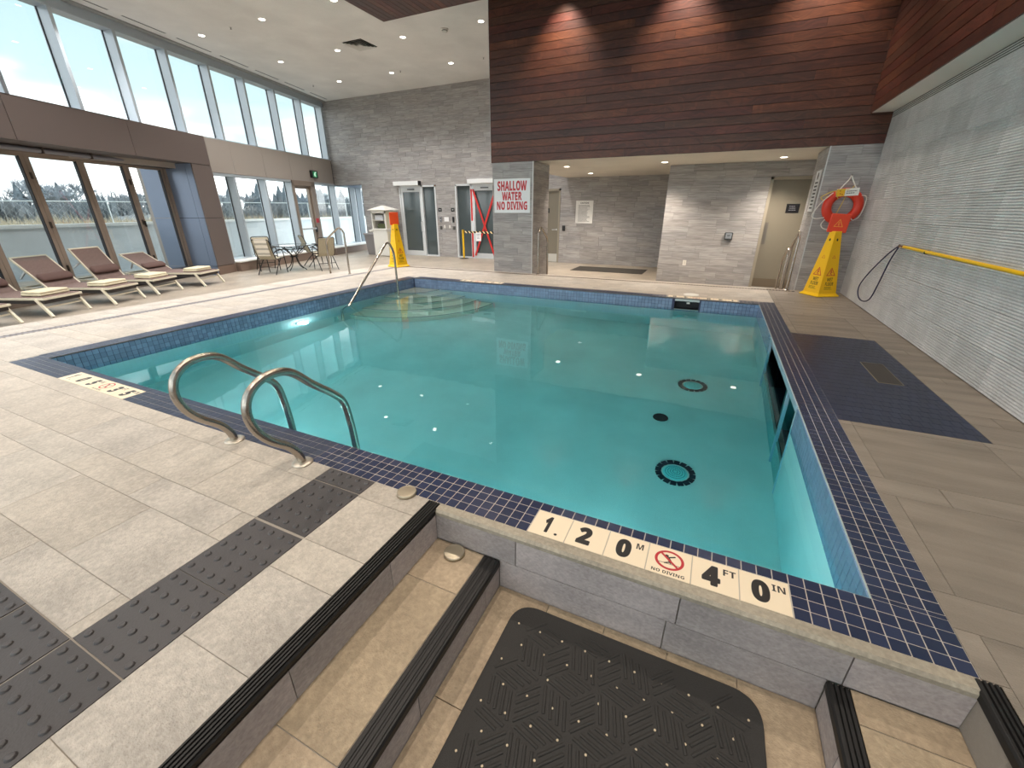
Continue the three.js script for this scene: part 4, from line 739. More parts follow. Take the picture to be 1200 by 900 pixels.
// ------------------------------------------------------------------ life ring, pole
{
  const o = thing('life_ring', 'orange-red life ring with white rope hanging on the grey pier', 'life ring', [1.035, 1.415, ZW + 0.075]);
  part('ring', [metres(new THREE.TorusGeometry(0.215, 0.07, 20, 56).scale(1, 1, 0.8))], ringMat, o);
  const loop = (pts) => part('grab_rope', [tube(pts, 0.0075, 30, 8)], ropeWhite, o);
  loop([[-0.18, 0.21, 0.05], [-0.30, 0.08, 0.04], [-0.375, -0.06, 0.03], [-0.40, -0.15, 0.02], [-0.33, -0.19, 0.03], [-0.22, -0.17, 0.05]]);
  loop([[0.21, 0.17, 0.05], [0.28, 0.14, 0.04], [0.29, 0.0, 0.03], [0.26, -0.15, 0.03], [0.19, -0.21, 0.04], [0.15, -0.18, 0.05]]);
  loop([[-0.2, -0.2, 0.03], [-0.235, -0.28, 0.02], [-0.19, -0.345, 0.02], [-0.1, -0.36, 0.03], [0.0, -0.34, 0.03], [0.10, -0.28, 0.04], [0.12, -0.24, 0.05]]);
  part('hanging_rope', [tube([[-0.14, 0.2, 0.06], [-0.08, 0.30, 0.03], [0.0, 0.41, -0.03], [0.02, 0.475, -0.045], [0.04, 0.42, -0.03], [0.10, 0.30, 0.02], [0.16, 0.20, 0.06]], 0.008, 40, 8, false, 0.2)], ropeWhite, o);
  part('throw_line', [tube([[-0.30, 0.17, 0.0], [-0.22, 0.22, 0.07], [-0.1, 0.25, 0.078], [0.03, 0.26, 0.07], [0.1, 0.33, -0.02]], 0.006, 30, 6), tube([[-0.16, 0.23, 0.08], [-0.13, 0.16, 0.085], [-0.1, 0.12, 0.07]], 0.006, 12, 6), tube([[0.0, 0.24, 0.07], [0.0, 0.14, 0.02], [-0.03, 0.0, 0.01], [-0.06, -0.12, 0.0]], 0.0055, 20, 6), tube([[-0.3, 0.17, 0], [-0.33, 0.14, -0.02], [-0.28, 0.1, -0.02], [-0.25, 0.16, 0.03]], 0.006, 16, 6)], ropeYellow, o);
  const tagTex = print(256, 128, (g, w, h) => { g.fillStyle = '#e8e8e2'; g.fillRect(0, 0, w, h); g.fillStyle = '#f0b91e'; g.fillRect(0, 0, 96, h); g.fillStyle = '#b06a10'; for (const [x, y] of [[40, 36], [44, 84], [70, 100]]) { g.beginPath(); g.arc(x, y, 9, 0, 7); g.fill(); } lines(g, 112, 40, 130, 2, 34, '#48484c', 3); });
  const s = part('tag', [rbox(0.30, 0.115, 0.006, 0.002, 0, 0, 0, 1)], whitePlastic, o, [0.005, 0.215, 0.075], [0, 0, 0.06]);
  part('print', new THREE.PlaneGeometry(0.296, 0.111), M(new THREE.Color(1, 1, 1), 0.5, { map: tagTex }), s, [0, 0, 0.0036]);
  part('hook', [poly([[0.02, 0.47, -0.072], [0.02, 0.46, -0.03], [0.02, 0.485, -0.02]], 0.006, 8, 0.01)], steelMat, o);
}
{
  const o = thing('rescue_pole', 'yellow rescue pole with a dark rope loop along the ribbed wall', 'rescue pole', [XR - 0.045, 0, 0]);
  const P0 = [0, 0.945, -5.28], P1 = [0, 0.905, 1.2];
  part('pole', [sweep([new THREE.Vector3(...P0), new THREE.Vector3(...P1)], 0.017, 14)], yellowMat, o);
  part('tip', [sweep([new THREE.Vector3(0, 0.9455, -5.36), new THREE.Vector3(...P0)], 0.0145, 12), sweep([new THREE.Vector3(0, 0.957, -5.44), new THREE.Vector3(0, 0.9465, -5.34)], 0.009, 10), sweep([new THREE.Vector3(0, 0.938, -5.44), new THREE.Vector3(0, 0.944, -5.34)], 0.009, 10)], steelMat, o);
  part('rope_loop', [tube([[0, 0.955, -5.43], [0, 0.80, -5.78], [0, 0.50, -6.28], [0, 0.28, -6.52], [0, 0.15, -6.42], [0, 0.12, -6.16], [0, 0.20, -5.88], [0, 0.42, -5.74], [0, 0.74, -5.60], [0, 0.94, -5.44]], 0.0085, 90, 8)], M(C(36, 36, 70), 0.6), o);
  for (const z of [-4.6, -2.6, -0.5]) part('wall_clip', [rbox(0.06, 0.03, 0.03, 0.006, 0.012, 0.937 - (z + 5.3) * 0.006, z), ], blackPlastic, o);
}

// ------------------------------------------------------------------ doors in the back wall and the alcove
function frostedDoor(n, x0, xm, x1, swap, label) {   // door leaf from x0 to xm and a side pane beyond, or the other way round
  const d = struct(base(n, [0, 0, ZB]), label), y1 = 2.245, ys = F;
  const [la, lb, sa, sb] = swap ? [xm, x1, x0, xm] : [x0, xm, xm, x1];
  part('door_frame', [bx(x0 - 0.0, x0 + 0.06, ys, y1, -0.16, 0.02), bx(x1 - 0.06, x1, ys, y1, -0.16, 0.02), bx(xm - 0.035, xm + 0.035, ys, y1, -0.16, 0.02), bx(x0, x1, y1 - 0.06, y1, -0.16, 0.02), bx(sa + 0.05, sb - 0.05, ys, ys + 0.05, -0.16, 0.02)], whiteFrame, d);
  part('side_pane', bx(sa + 0.03, sb - 0.03, ys + 0.04, y1 - 0.05, -0.08, -0.06), darkPane, d);
  const leaf = new THREE.Group(); leaf.name = 'door_leaf'; d.add(leaf);
  part('leaf_frame', [bx(la + 0.065, la + 0.15, ys + 0.01, y1 - 0.065, -0.06, 0.0), bx(lb - 0.12, lb - 0.04, ys + 0.01, y1 - 0.065, -0.06, 0.0), bx(la + 0.15, lb - 0.12, ys + 0.01, ys + 0.19, -0.06, 0.0), bx(la + 0.15, lb - 0.12, y1 - 0.23, y1 - 0.065, -0.06, 0.0)], whiteFrame, leaf);
  part('leaf_pane', bx(la + 0.14, lb - 0.11, ys + 0.18, y1 - 0.22, -0.04, -0.028), darkPane, leaf);
  const hx = swap ? lb - 0.09 : lb - 0.085;
  part('door_handle', [poly([[hx, 0.58, 0.0], [hx, 0.58, 0.06], [hx, 0.95, 0.06], [hx, 0.95, 0.0]], 0.014, 10, 0.03)], silverMat, leaf);
  part('closer_arm', [bx(la + 0.42, la + 0.72, y1 - 0.155, y1 - 0.12, 0.0, 0.05)], M(C(90, 94, 98), 0.4, { metalness: 0.5 }), leaf);
}
frostedDoor('door_3', -12.44, -11.37, -10.72, false, 'white framed dark glass door with a side pane, left of the wall controls');
frostedDoor('door_4', -9.86, -9.19, -8.0, true, 'white framed dark glass door with red tape crossed over it');
for (const [x, w, l] of [[-11.98, 1.20, 'white door operator box above the glass door nearer to the white cabinet'], [-8.66, 1.16, 'white door operator box above the taped glass door']]) {
  const o = thing('door_operator', l, 'door operator', [x, 2.315, ZB + 0.02]); part('housing', [rbox(w, 0.15, 0.16, 0.012, 0, 0, 0.08)], M(C(228, 230, 230), 0.4), o); part('end_cap', [rbox(0.03, 0.154, 0.164, 0.008, w / 2, 0, 0.08)], blackPlastic, o);
}
{ // red tape
  const o = thing('barrier_tape', 'red tape crossed over the dark glass door', 'tape', [0, 0, ZB + 0.027]);
  const strip = (x0, y0, x1, y1) => { const l = Math.hypot(x1 - x0, y1 - y0); return metres(new THREE.BoxGeometry(l, 0.07, 0.004).rotateZ(Math.atan2(y1 - y0, x1 - x0)).translate((x0 + x1) / 2, (y0 + y1) / 2, 0)); };
  part('strip', strip(-9.10, 2.06, -8.22, -0.30), redTape, o); part('strip', strip(-8.16, 2.06, -9.06, -0.24), redTape, o, [0, 0, 0.004]);
  part('strip', strip(-9.165, 2.07, -9.165, 1.0), redTape, o); part('strip', strip(-9.165, 0.6, -9.165, -0.3), redTape, o);
}
{
  const o = thing('barrier_post', 'yellow barrier post on a round black base before the taped door', 'barrier post', [-9.43, F, -12.62]);
  part('base', [lathe([[0, 0.03], [0.05, 0.028], [0.16, 0.015], [0.18, 0.006], [0.18, 0], [0, 0]], 36)], blackRubber, o);
  part('post', [cyl(0.035, 0.035, 0.92, 0, 0.48, 0, 20)], yellowMat, o);
  part('head', [cyl(0.045, 0.045, 0.12, 0, 0.96, 0, 20), lathe([[0, 1.04], [0.03, 1.035], [0.045, 1.02], [0, 1.02]], 20)], M(C(206, 160, 20), 0.45), o);
  const tape = print(512, 32, (g, w, h) => { g.fillStyle = '#17171a'; g.fillRect(0, 0, w, h); g.fillStyle = '#f4d9a0'; for (let i = 0; i < 9; i++) { const x = i * 60 + 6; g.beginPath(); g.moveTo(x, 0); g.lineTo(x + 24, 0); g.lineTo(x + 48, h); g.lineTo(x + 24, h); g.fill(); } });
  const b = part('belt', [rbox(1.30, 0.07, 0.003, 0.001, 0.70, 0.955, 0, 1)], blackPlastic, o);
  for (const s of [1, -1]) part('print', new THREE.PlaneGeometry(1.30, 0.07).rotateY(s < 0 ? Math.PI : 0), M(new THREE.Color(1, 1, 1), 0.6, { map: tape }), b, [0.70, 0.955, s * 0.0022]);
}
{ const o = thing('paper_notice', 'white paper notice hung over the striped barrier belt', 'notice', [-8.775, 0.60, -12.605], 0); part('sheet', [rbox(0.215, 0.29, 0.003, 0.001, 0, -0.15, 0, 1), rbox(0.215, 0.05, 0.003, 0.001, 0, -0.02, -0.012, 1)], M(C(232, 232, 234), 0.7), o, null, [0, 0, 0.05]); const t = print(128, 176, (g, w, h) => { g.fillStyle = '#ebebed'; g.fillRect(0, 0, w, h); lines(g, 22, 24, 84, 2, 24, '#667', 4); lines(g, 30, 90, 70, 2, 24, '#667', 6); }); part('print', new THREE.PlaneGeometry(0.21, 0.28).translate(0, -0.15, 0.0022), M(new THREE.Color(1, 1, 1), 0.7, { map: t }), o, null, [0, 0, 0.05]); }
// controls between the two doors
const wallY = (x, y, w, h, t, name, label, cat, mat, extra, group) => { const o = thing(name, label, cat, [x, y, ZB + 0.012], 0, group); part('plate', [rbox(w, h, t, 0.006, 0, 0, t / 2, 1)], mat, o); if (extra) extra(o); return o; };
for (const [x, l] of [[-10.575, 'small black door sign, the one nearer to the door without tape'], [-10.0, 'small black door sign, the one nearer to the taped door']]) wallY(x, 1.375, 0.155, 0.125, 0.006, 'room_sign', l, 'sign', blackPlastic, (o) => part('pictogram', [bx(-0.03, 0.03, -0.015, 0.02, 0.006, 0.0075)], M(C(190, 190, 190), 0.5), o));
wallY(-10.565, 1.03, 0.10, 0.20, 0.02, 'wall_intercom', 'grey metal intercom plate on the tiled wall', 'intercom', M(C(160, 160, 164), 0.35, { metalness: 0.6 }), (o) => { part('grille', [bx(-0.03, 0.03, 0.03, 0.07, 0.02, 0.022)], blackPlastic, o); part('button', [cyl(0.018, 0.018, 0.008, 0, 0, 0, 16).rotateX(Math.PI / 2).translate(0, -0.05, 0.022)], blackPlastic, o); });
wallY(-10.30, 1.04, 0.21, 0.16, 0.012, 'wall_plate', 'blank white plate between the two glass doors', 'wall plate', M(C(236, 236, 236), 0.5));
wallY(-9.99, 1.03, 0.085, 0.20, 0.02, 'card_reader', 'black card reader beside the taped glass door', 'card reader', blackPlastic, (o) => part('light_bar', [bx(-0.02, 0.02, 0.07, 0.076, 0.02, 0.0215)], M(C(70, 70, 76), 0.3), o));
for (const [x, l] of [[-10.57, 'round black door button under the grey intercom'], [-9.98, 'round black door button under the black card reader']]) { const o = thing('door_button', l, 'push button', [x, 0.735, ZB + 0.012]); part('plate', [rbox(0.115, 0.115, 0.012, 0.02, 0, 0, 0.006)], M(C(60, 60, 62), 0.4, { metalness: 0.3 }), o); part('button', [cyl(0.05, 0.046, 0.02, 0, 0, 0, 24).rotateX(Math.PI / 2).translate(0, 0, 0.02)], M(C(110, 108, 104), 0.3, { metalness: 0.6 }), o); }
for (const [x, l] of [[-10.40, 'white light switch under the blank plate, nearer to the intercom'], [-10.17, 'white light switch under the blank plate, nearer to the card reader']]) wallY(x, 0.775, 0.06, 0.115, 0.008, 'light_switch', l, 'light switch', M(C(222, 218, 210), 0.5), (o) => part('rocker', [rbox(0.03, 0.06, 0.006, 0.002, 0, 0, 0.01)], M(C(232, 230, 224), 0.4), o));
{ // plain doors of the alcove
  const d = struct(base('door_5', [0, 0, ZB]), 'taupe door with a metal kick plate at the back of the alcove');
  part('door_frame', [bx(-6.3, -6.24, F, 2.02, -0.16, 0.02), bx(-5.80, -5.74, F, 2.02, -0.16, 0.02), bx(-6.3, -5.74, 1.955, 2.02, -0.16, 0.02)], doorFrameTaupe, d);
  part('door_leaf', [bx(-6.24, -5.80, F + 0.005, 1.955, -0.07, -0.025)], doorTaupe, d);
  part('kick_plate', [bx(-6.235, -5.81, F + 0.015, -0.06, -0.025, -0.022)], M(C(206, 204, 196), 0.4, { metalness: 0.5 }), d);
  part('door_handle', [poly([[-5.86, 0.74, -0.02], [-5.86, 0.74, 0.04], [-6.0, 0.735, 0.04]], 0.012, 8, 0.02), cyl(0.03, 0.03, 0.012, 0, 0, 0, 20).rotateX(Math.PI / 2).translate(-5.86, 0.74, -0.02)], silverMat, d);
  part('door_sign', [bx(-6.22, -6.13, 1.27, 1.42, -0.024, -0.018)], blackPlastic, d);
  const e = struct(base('door_6', [0, 0, -10.0]), 'taupe door in the tiled block behind the pier');
  part('door_frame', [bx(0.09, 0.15, F, 2.03, -0.16, 0.02), bx(0.94, 1.0, F, 2.03, -0.16, 0.02), bx(0.09, 1.0, 1.97, 2.03, -0.16, 0.02)], doorFrameTaupe, e);
  part('door_leaf', [bx(0.15, 0.94, F + 0.005, 1.97, -0.10, -0.055)], doorTaupe, e);
  part('kick_plate', [bx(0.16, 0.93, F + 0.01, -0.14, -0.055, -0.052)], M(C(120, 108, 92), 0.45, { metalness: 0.4 }), e);
  part('push_plate', [bx(0.165, 0.235, 0.63, 1.10, -0.055, -0.051)], M(C(120, 114, 106), 0.35, { metalness: 0.6 }), e);
  const t = print(160, 120, (g, w, h) => { g.fillStyle = '#141216'; g.fillRect(0, 0, w, h); lines(g, 36, 26, 88, 3, 26, '#8a8a92', 8); });
  part('door_sign', [bx(0.505, 0.755, 1.30, 1.485, -0.055, -0.048)], blackPlastic, e); part('sign_print', new THREE.PlaneGeometry(0.246, 0.181).translate(0.63, 1.3925, -0.0472), M(new THREE.Color(1, 1, 1), 0.4, { map: t }), e);
}
{ const o = thing('card_reader', 'small black box on the wall beside the alcove door handle', 'card reader', [-5.585, 0.79, ZB + 0.012]); part('case', [rbox(0.10, 0.17, 0.03, 0.01, 0, 0, 0.015)], blackPlastic, o); part('lens', [rbox(0.03, 0.03, 0.004, 0.002, 0, 0.03, 0.031)], M(C(60, 60, 66), 0.2), o); }
{ const o = thing('call_button', 'square grey emergency button on the tiled block', 'push button', [-0.54, 0.79, -9.988]); part('case', [rbox(0.17, 0.17, 0.06, 0.015, 0, 0, 0.03)], M(C(64, 66, 68), 0.4), o); part('face', [rbox(0.13, 0.12, 0.012, 0.004, 0, 0.01, 0.062)], M(C(150, 154, 158), 0.35, { metalness: 0.4 }), o); part('lettering', [bx(-0.035, 0.035, 0.025, 0.036, 0.068, 0.0692), bx(-0.028, 0.028, 0.0, 0.011, 0.068, 0.0692)], M(C(50, 52, 54), 0.5), o); }
{ const o = thing('wall_outlet', 'white outlet plate low on the tiled block', 'outlet', [-1.42, 0.145, -9.988]); part('plate', [rbox(0.085, 0.125, 0.008, 0.004, 0, 0, 0.004)], M(C(226, 222, 212), 0.5), o); part('socket', [rbox(0.034, 0.07, 0.004, 0.002, 0, 0, 0.0085)], M(C(210, 206, 196), 0.5), o); }
{ // exit sign on the tall wall
  const t = print(256, 192, (g, w, h) => { g.fillStyle = '#0f1512'; g.fillRect(0, 0, w, h); g.fillStyle = '#1f7a4a'; g.fillRect(64, 20, 150, 152); g.fillStyle = '#d6f0e0'; g.fillRect(150, 30, 56, 132); g.fillStyle = '#1f7a4a'; g.fillRect(162, 42, 44, 120); g.fillStyle = '#d6f0e0'; g.beginPath(); g.arc(138, 48, 13, 0, 7); g.fill(); g.save(); g.translate(128, 92); g.rotate(0.25); g.fillRect(-12, -26, 24, 52); g.restore(); g.lineWidth = 11; g.strokeStyle = '#d6f0e0'; g.beginPath(); g.moveTo(124, 76); g.lineTo(98, 96); g.moveTo(136, 76); g.lineTo(160, 88); g.moveTo(124, 112); g.lineTo(104, 136); g.lineTo(84, 140); g.moveTo(126, 112); g.lineTo(148, 130); g.lineTo(144, 158); g.stroke(); });
  const o = thing('exit_sign', 'green running figure exit sign on a black box above the exit door', 'exit sign', [-15.80 + 1.36 * Math.sin(WA) + 0.012, 2.655, -12.85 + 1.36 * Math.cos(WA)], WA + Math.PI / 2);
  part('case', [rbox(0.42, 0.26, 0.07, 0.012, 0, 0, 0.036)], blackPlastic, o);
  const m = M(new THREE.Color(1, 1, 1), 0.4, { map: t }); m.emissiveMap = t; m.emissive = new THREE.Color(1, 1, 1); m.emissiveIntensity = 0.5; part('sign_face', new THREE.PlaneGeometry(0.40, 0.24).translate(0, 0, 0.0722), m, o);
}
{ const p = new THREE.Vector3(0.035, 0.99, 1.62).applyAxisAngle(new THREE.Vector3(0, 1, 0), WA); const o = thing('fire_alarm_pull', 'small red alarm pull beside the exit door', 'alarm pull', [-15.80 + p.x, 0.99, -12.85 + p.z], WA + Math.PI / 2); part('case', [rbox(0.14, 0.16, 0.05, 0.01, 0, 0, 0.022)], M(C(186, 36, 52), 0.4), o); part('lever', [rbox(0.09, 0.03, 0.02, 0.006, 0, -0.02, 0.055)], M(C(160, 30, 46), 0.4), o); }

// ------------------------------------------------------------------ towel cabinet, bin, dispenser
{
  const o = thing('towel_cabinet', 'white roofed towel cabinet with open shelves by the far wall', 'cabinet', [-12.86, F, -12.33]);
  const w = 0.35, d = 0.33, m = whitePlastic;
  part('body', [bx(-w, w, 0.03, 1.0, -d, d)], m, o);
  const slats = []; for (let i = 0; i < 14; i++) { const y = 0.10 + i * 0.064; slats.push(bx(-w + 0.04, w - 0.04, y, y + 0.058, d, d + 0.008)); } slats.forEach((g) => part('front_slat', g, m, o));
  for (let i = 0; i < 22; i++) { const y = 0.08 + i * 0.072; if (y > 1.62) break; if (y + 0.07 > 0.98 && y < 1.04) continue; part('side_slat', bx(w, w + 0.008, y, y + 0.066, -d + 0.03, d - 0.03), creamPlastic, o); }
  part('counter', [rbox(2 * w + 0.06, 0.04, 2 * d + 0.06, 0.01, 0, 1.02, 0)], m, o);
  part('corner_post', [bx(-w, -w + 0.05, 1.04, 1.68, d - 0.05, d)], m, o); part('corner_post', [bx(w - 0.05, w, 1.04, 1.68, d - 0.05, d)], m, o);
  part('side_panel', [bx(w - 0.03, w, 1.04, 1.68, -d, d - 0.04)], creamPlastic, o); part('side_panel', [bx(-w, -w + 0.03, 1.04, 1.68, -d, d - 0.04)], m, o); part('back_panel', [bx(-w, w, 1.04, 1.68, -d, -d + 0.02)], m, o);
  part('shelf', [bx(-w, w, 1.34, 1.36, -d, d - 0.01)], m, o); part('front_rail', [bx(-w, w, 1.60, 1.70, d - 0.03, d)], m, o);
  const roof = new THREE.CylinderGeometry(0.05, 0.62, 0.16, 4, 1).rotateY(Math.PI / 4).toNonIndexed(); roof.computeVertexNormals();
  part('roof', [metres(roof.translate(0, 1.80, 0)), rbox(0.86, 0.03, 0.84, 0.008, 0, 1.712, 0)], m, o);
}
for (const [x, y, w, l, c] of [[-12.92, 1.36, 0.42, 'white towel stack on the upper shelf of the cabinet', [226, 228, 232]], [-12.83, 1.04, 0.40, 'dark green folded stack on the lower shelf of the cabinet', [92, 100, 70]]]) {
  const o = thing('towel_stack', l, 'towels', [x, F + y, -12.26]); for (let i = 0; i < 3; i++) part('folded_towel', [rbox(w, 0.058, 0.34, 0.026, rr(-0.01, 0.01), 0.03 + i * 0.058, 0, 3)], M(C(...c), 0.95), o);
}
{
  const o = thing('waste_bin', 'square grey bin with a wide rim beside the white cabinet', 'bin', [-13.72, F, -12.58]);
  const m = M(C(138, 134, 134), 0.5), g = new THREE.CylinderGeometry(0.27 * Math.SQRT2, 0.21 * Math.SQRT2, 0.78, 4, 1).rotateY(Math.PI / 4).toNonIndexed(); g.computeVertexNormals();
  part('body', [metres(g.translate(0, 0.39, 0))], m, o); part('rim', [rbox(0.60, 0.07, 0.60, 0.02, 0, 0.81, 0)], M(C(150, 146, 146), 0.45), o);
  for (let i = 0; i < 4; i++) part('towel', [rbox(0.2, 0.09, 0.16, 0.04, rr(-0.12, 0.15), 0.87 + rr(0, 0.06), rr(-0.12, 0.12), 3)], M(C(228, 224, 214), 0.95), o, null, null);
}
{ const o = thing('wall_dispenser', 'dark narrow dispenser on the wall behind the bin', 'dispenser', [-13.62, 0.72, ZB + 0.012]); part('case', [rbox(0.16, 0.36, 0.12, 0.02, 0, 0.02, 0.06)], blackPlastic, o); part('front', [rbox(0.10, 0.2, 0.02, 0.01, 0, 0.0, 0.125)], M(C(120, 120, 124), 0.3, { metalness: 0.4 }), o); part('bracket', [rbox(0.22, 0.02, 0.05, 0.006, -0.02, 0.34, 0.03)], blackPlastic, o); }

// ------------------------------------------------------------------ patio table and chairs
{
  const o = thing('patio_table', 'round glass patio table with a black lattice pedestal', 'table', [-12.50, F, -7.66]);
  part('tabletop', [lathe([[0, 0.722], [0.56, 0.722], [0.575, 0.727], [0.575, 0.735], [0.56, 0.74], [0, 0.74]], 56)], M(C(198, 214, 214), 0.03, { transmission: 0.75, thickness: 0, clearcoat: 1 }), o);
  part('rim', [metres(new THREE.TorusGeometry(0.565, 0.013, 10, 64).rotateX(Math.PI / 2).translate(0, 0.73, 0))], M(C(60, 62, 62), 0.35, { metalness: 0.4 }), o);
  for (let k = 0; k < 4; k++) part('leg', [tube([[0.40, 0.70, 0], [0.30, 0.62, 0], [0.11, 0.46, 0], [0.09, 0.34, 0], [0.18, 0.14, 0], [0.34, 0.012, 0]], 0.013, 30, 8)], blackMetal, o, null, [0, k * Math.PI / 2 + 0.3, 0]);
  part('ring', [metres(new THREE.TorusGeometry(0.115, 0.012, 8, 32).rotateX(Math.PI / 2).translate(0, 0.40, 0)), metres(new THREE.TorusGeometry(0.30, 0.012, 8, 40).rotateX(Math.PI / 2).translate(0, 0.63, 0))], blackMetal, o);
  for (let k = 0; k < 4; k++) part('scroll', [tube([[0.26, 0.66, 0], [0.17, 0.62, 0.02], [0.13, 0.54, 0], [0.20, 0.50, -0.02], [0.27, 0.56, 0]], 0.01, 24, 6)], blackMetal, o, null, [0, k * Math.PI / 2 + 0.3 + Math.PI / 4, 0]);
}
function makeChair() {   // faces +z, at its base
  const o = base('patio_chair');
  const side = (s) => {
    part('leg', [tube([[s * 0.27, 0.645, -0.02], [s * 0.275, 0.66, 0.10], [s * 0.275, 0.62, 0.20], [s * 0.27, 0.44, 0.25], [s * 0.27, 0.0, 0.29]], 0.0135, 26, 8)], blackMetal, o);
    part('leg', [sweep([new THREE.Vector3(s * 0.245, 0.44, 0.10), new THREE.Vector3(s * 0.25, 0.22, -0.14), new THREE.Vector3(s * 0.255, 0.0, -0.33)], 0.0135, 8)], blackMetal, o);
    part('armrest', [tube([[s * 0.265, 0.64, 0.22], [s * 0.27, 0.67, 0.12], [s * 0.268, 0.66, -0.05], [s * 0.25, 0.60, -0.20]], 0.016, 18, 8)], blackMetal, o);
  };
  side(1); side(-1);
  part('back_frame', [tube([[-0.245, 0.43, 0.26], [-0.245, 0.42, -0.12], [-0.245, 0.50, -0.20], [-0.24, 0.80, -0.31], [-0.225, 0.95, -0.365], [0, 0.965, -0.372], [0.225, 0.95, -0.365], [0.24, 0.80, -0.31], [0.245, 0.50, -0.20], [0.245, 0.42, -0.12], [0.245, 0.43, 0.26]], 0.0125, 90, 8, false, 0.3)], blackMetal, o);
  const sling = (pts, w, t) => { const s = new THREE.Shape(); pts.forEach((p, i) => i ? s.lineTo(...p) : s.moveTo(...p)); for (let i = pts.length - 1; i >= 0; i--) s.lineTo(pts[i][0], pts[i][1] - t); s.closePath(); return extrude(s, w).translate(0, 0, -w / 2).rotateY(-Math.PI / 2); };
  part('seat', [sling([[0.27, 0.44], [0.22, 0.435], [0.08, 0.415], [-0.1, 0.415]], 0.475, 0.012)], slingCream, o);
  part('backrest', [sling([[-0.125, 0.43], [-0.20, 0.51], [-0.27, 0.68], [-0.33, 0.85], [-0.362, 0.945]], 0.465, 0.016)], slingCream, o);
  part('stretcher', [sweep([new THREE.Vector3(-0.25, 0.2, -0.16), new THREE.Vector3(0.25, 0.2, -0.16)], 0.009, 6), sweep([new THREE.Vector3(-0.245, 0.425, 0.26), new THREE.Vector3(0.245, 0.425, 0.26)], 0.011, 6)], blackMetal, o);
  return o;
}
const chair0 = makeChair();
const chairSpots = [
  [-12.42, -6.80, Math.PI + 0.42, 'cream sling patio chair with a striped towel over its back, nearest to the pool'],
  [-13.28, -7.28, Math.PI / 2 + 0.42, 'cream sling patio chair between the round table and the brown pier'],
  [-11.74, -8.14, -Math.PI / 2 + 0.42, 'cream sling patio chair on the side of the table towards the stair handrail'],
  [-12.80, -8.70, 0.42, 'cream sling patio chair behind the round table, towards the exit door'],
];
chairSpots.forEach(([x, z, turn, label], i) => { let o = chair0; if (i) { o = chair0.clone(); o.name = numbered('patio_chair'); scene.add(o); o.userData = {}; } o.position.set(x, F, z); o.rotation.y = turn; tag(o, label, 'chair', 'chairs around the patio table'); });
{ // towel over the nearest chair
  const map = tex(64, 256, (u, v) => { const b = Math.sin(v * 2 * Math.PI * 7 + Math.sin(u * 3) * 0.2) > 0.35 ? 0.72 : 0.93; return [b, b * 0.97, b * 0.92]; });
  const o = thing('striped_towel', 'pale towel with grey stripes draped over a patio chair back', 'towel', [-12.42, F, -6.80], Math.PI + 0.42);
  const P = [[-0.20, 0.60], [-0.262, 0.70], [-0.325, 0.87], [-0.36, 0.965], [-0.375, 0.982], [-0.395, 0.97], [-0.375, 0.85], [-0.34, 0.70], [-0.30, 0.52]], w = 0.36, pos = [], uv = [], idx = []; let l = 0;
  P.forEach(([z, y], i) => { if (i) l += Math.hypot(z - P[i - 1][0], y - P[i - 1][1]); for (let k = 0; k <= 8; k++) { const x = (k / 8 - 0.5) * w, wv = 0.006 * Math.sin(k * 1.9 + i * 0.4); pos.push(x - 0.02, y, z + (i < 4 ? 1 : -1) * (0.004 + wv * 0.5)); uv.push(k / 8, l / 0.95); } });
  for (let i = 0; i < P.length - 1; i++) for (let k = 0; k < 8; k++) { const a = i * 9 + k; idx.push(a, a + 9, a + 1, a + 1, a + 9, a + 10); }
  const g = new THREE.BufferGeometry(); g.setAttribute('position', new THREE.Float32BufferAttribute(pos, 3)); g.setAttribute('uv', new THREE.Float32BufferAttribute(uv, 2)); g.setIndex(idx); g.computeVertexNormals();
  part('cloth', g, M(new THREE.Color(0.9, 0.88, 0.84), 0.95, { map, side: THREE.DoubleSide }), o);
}
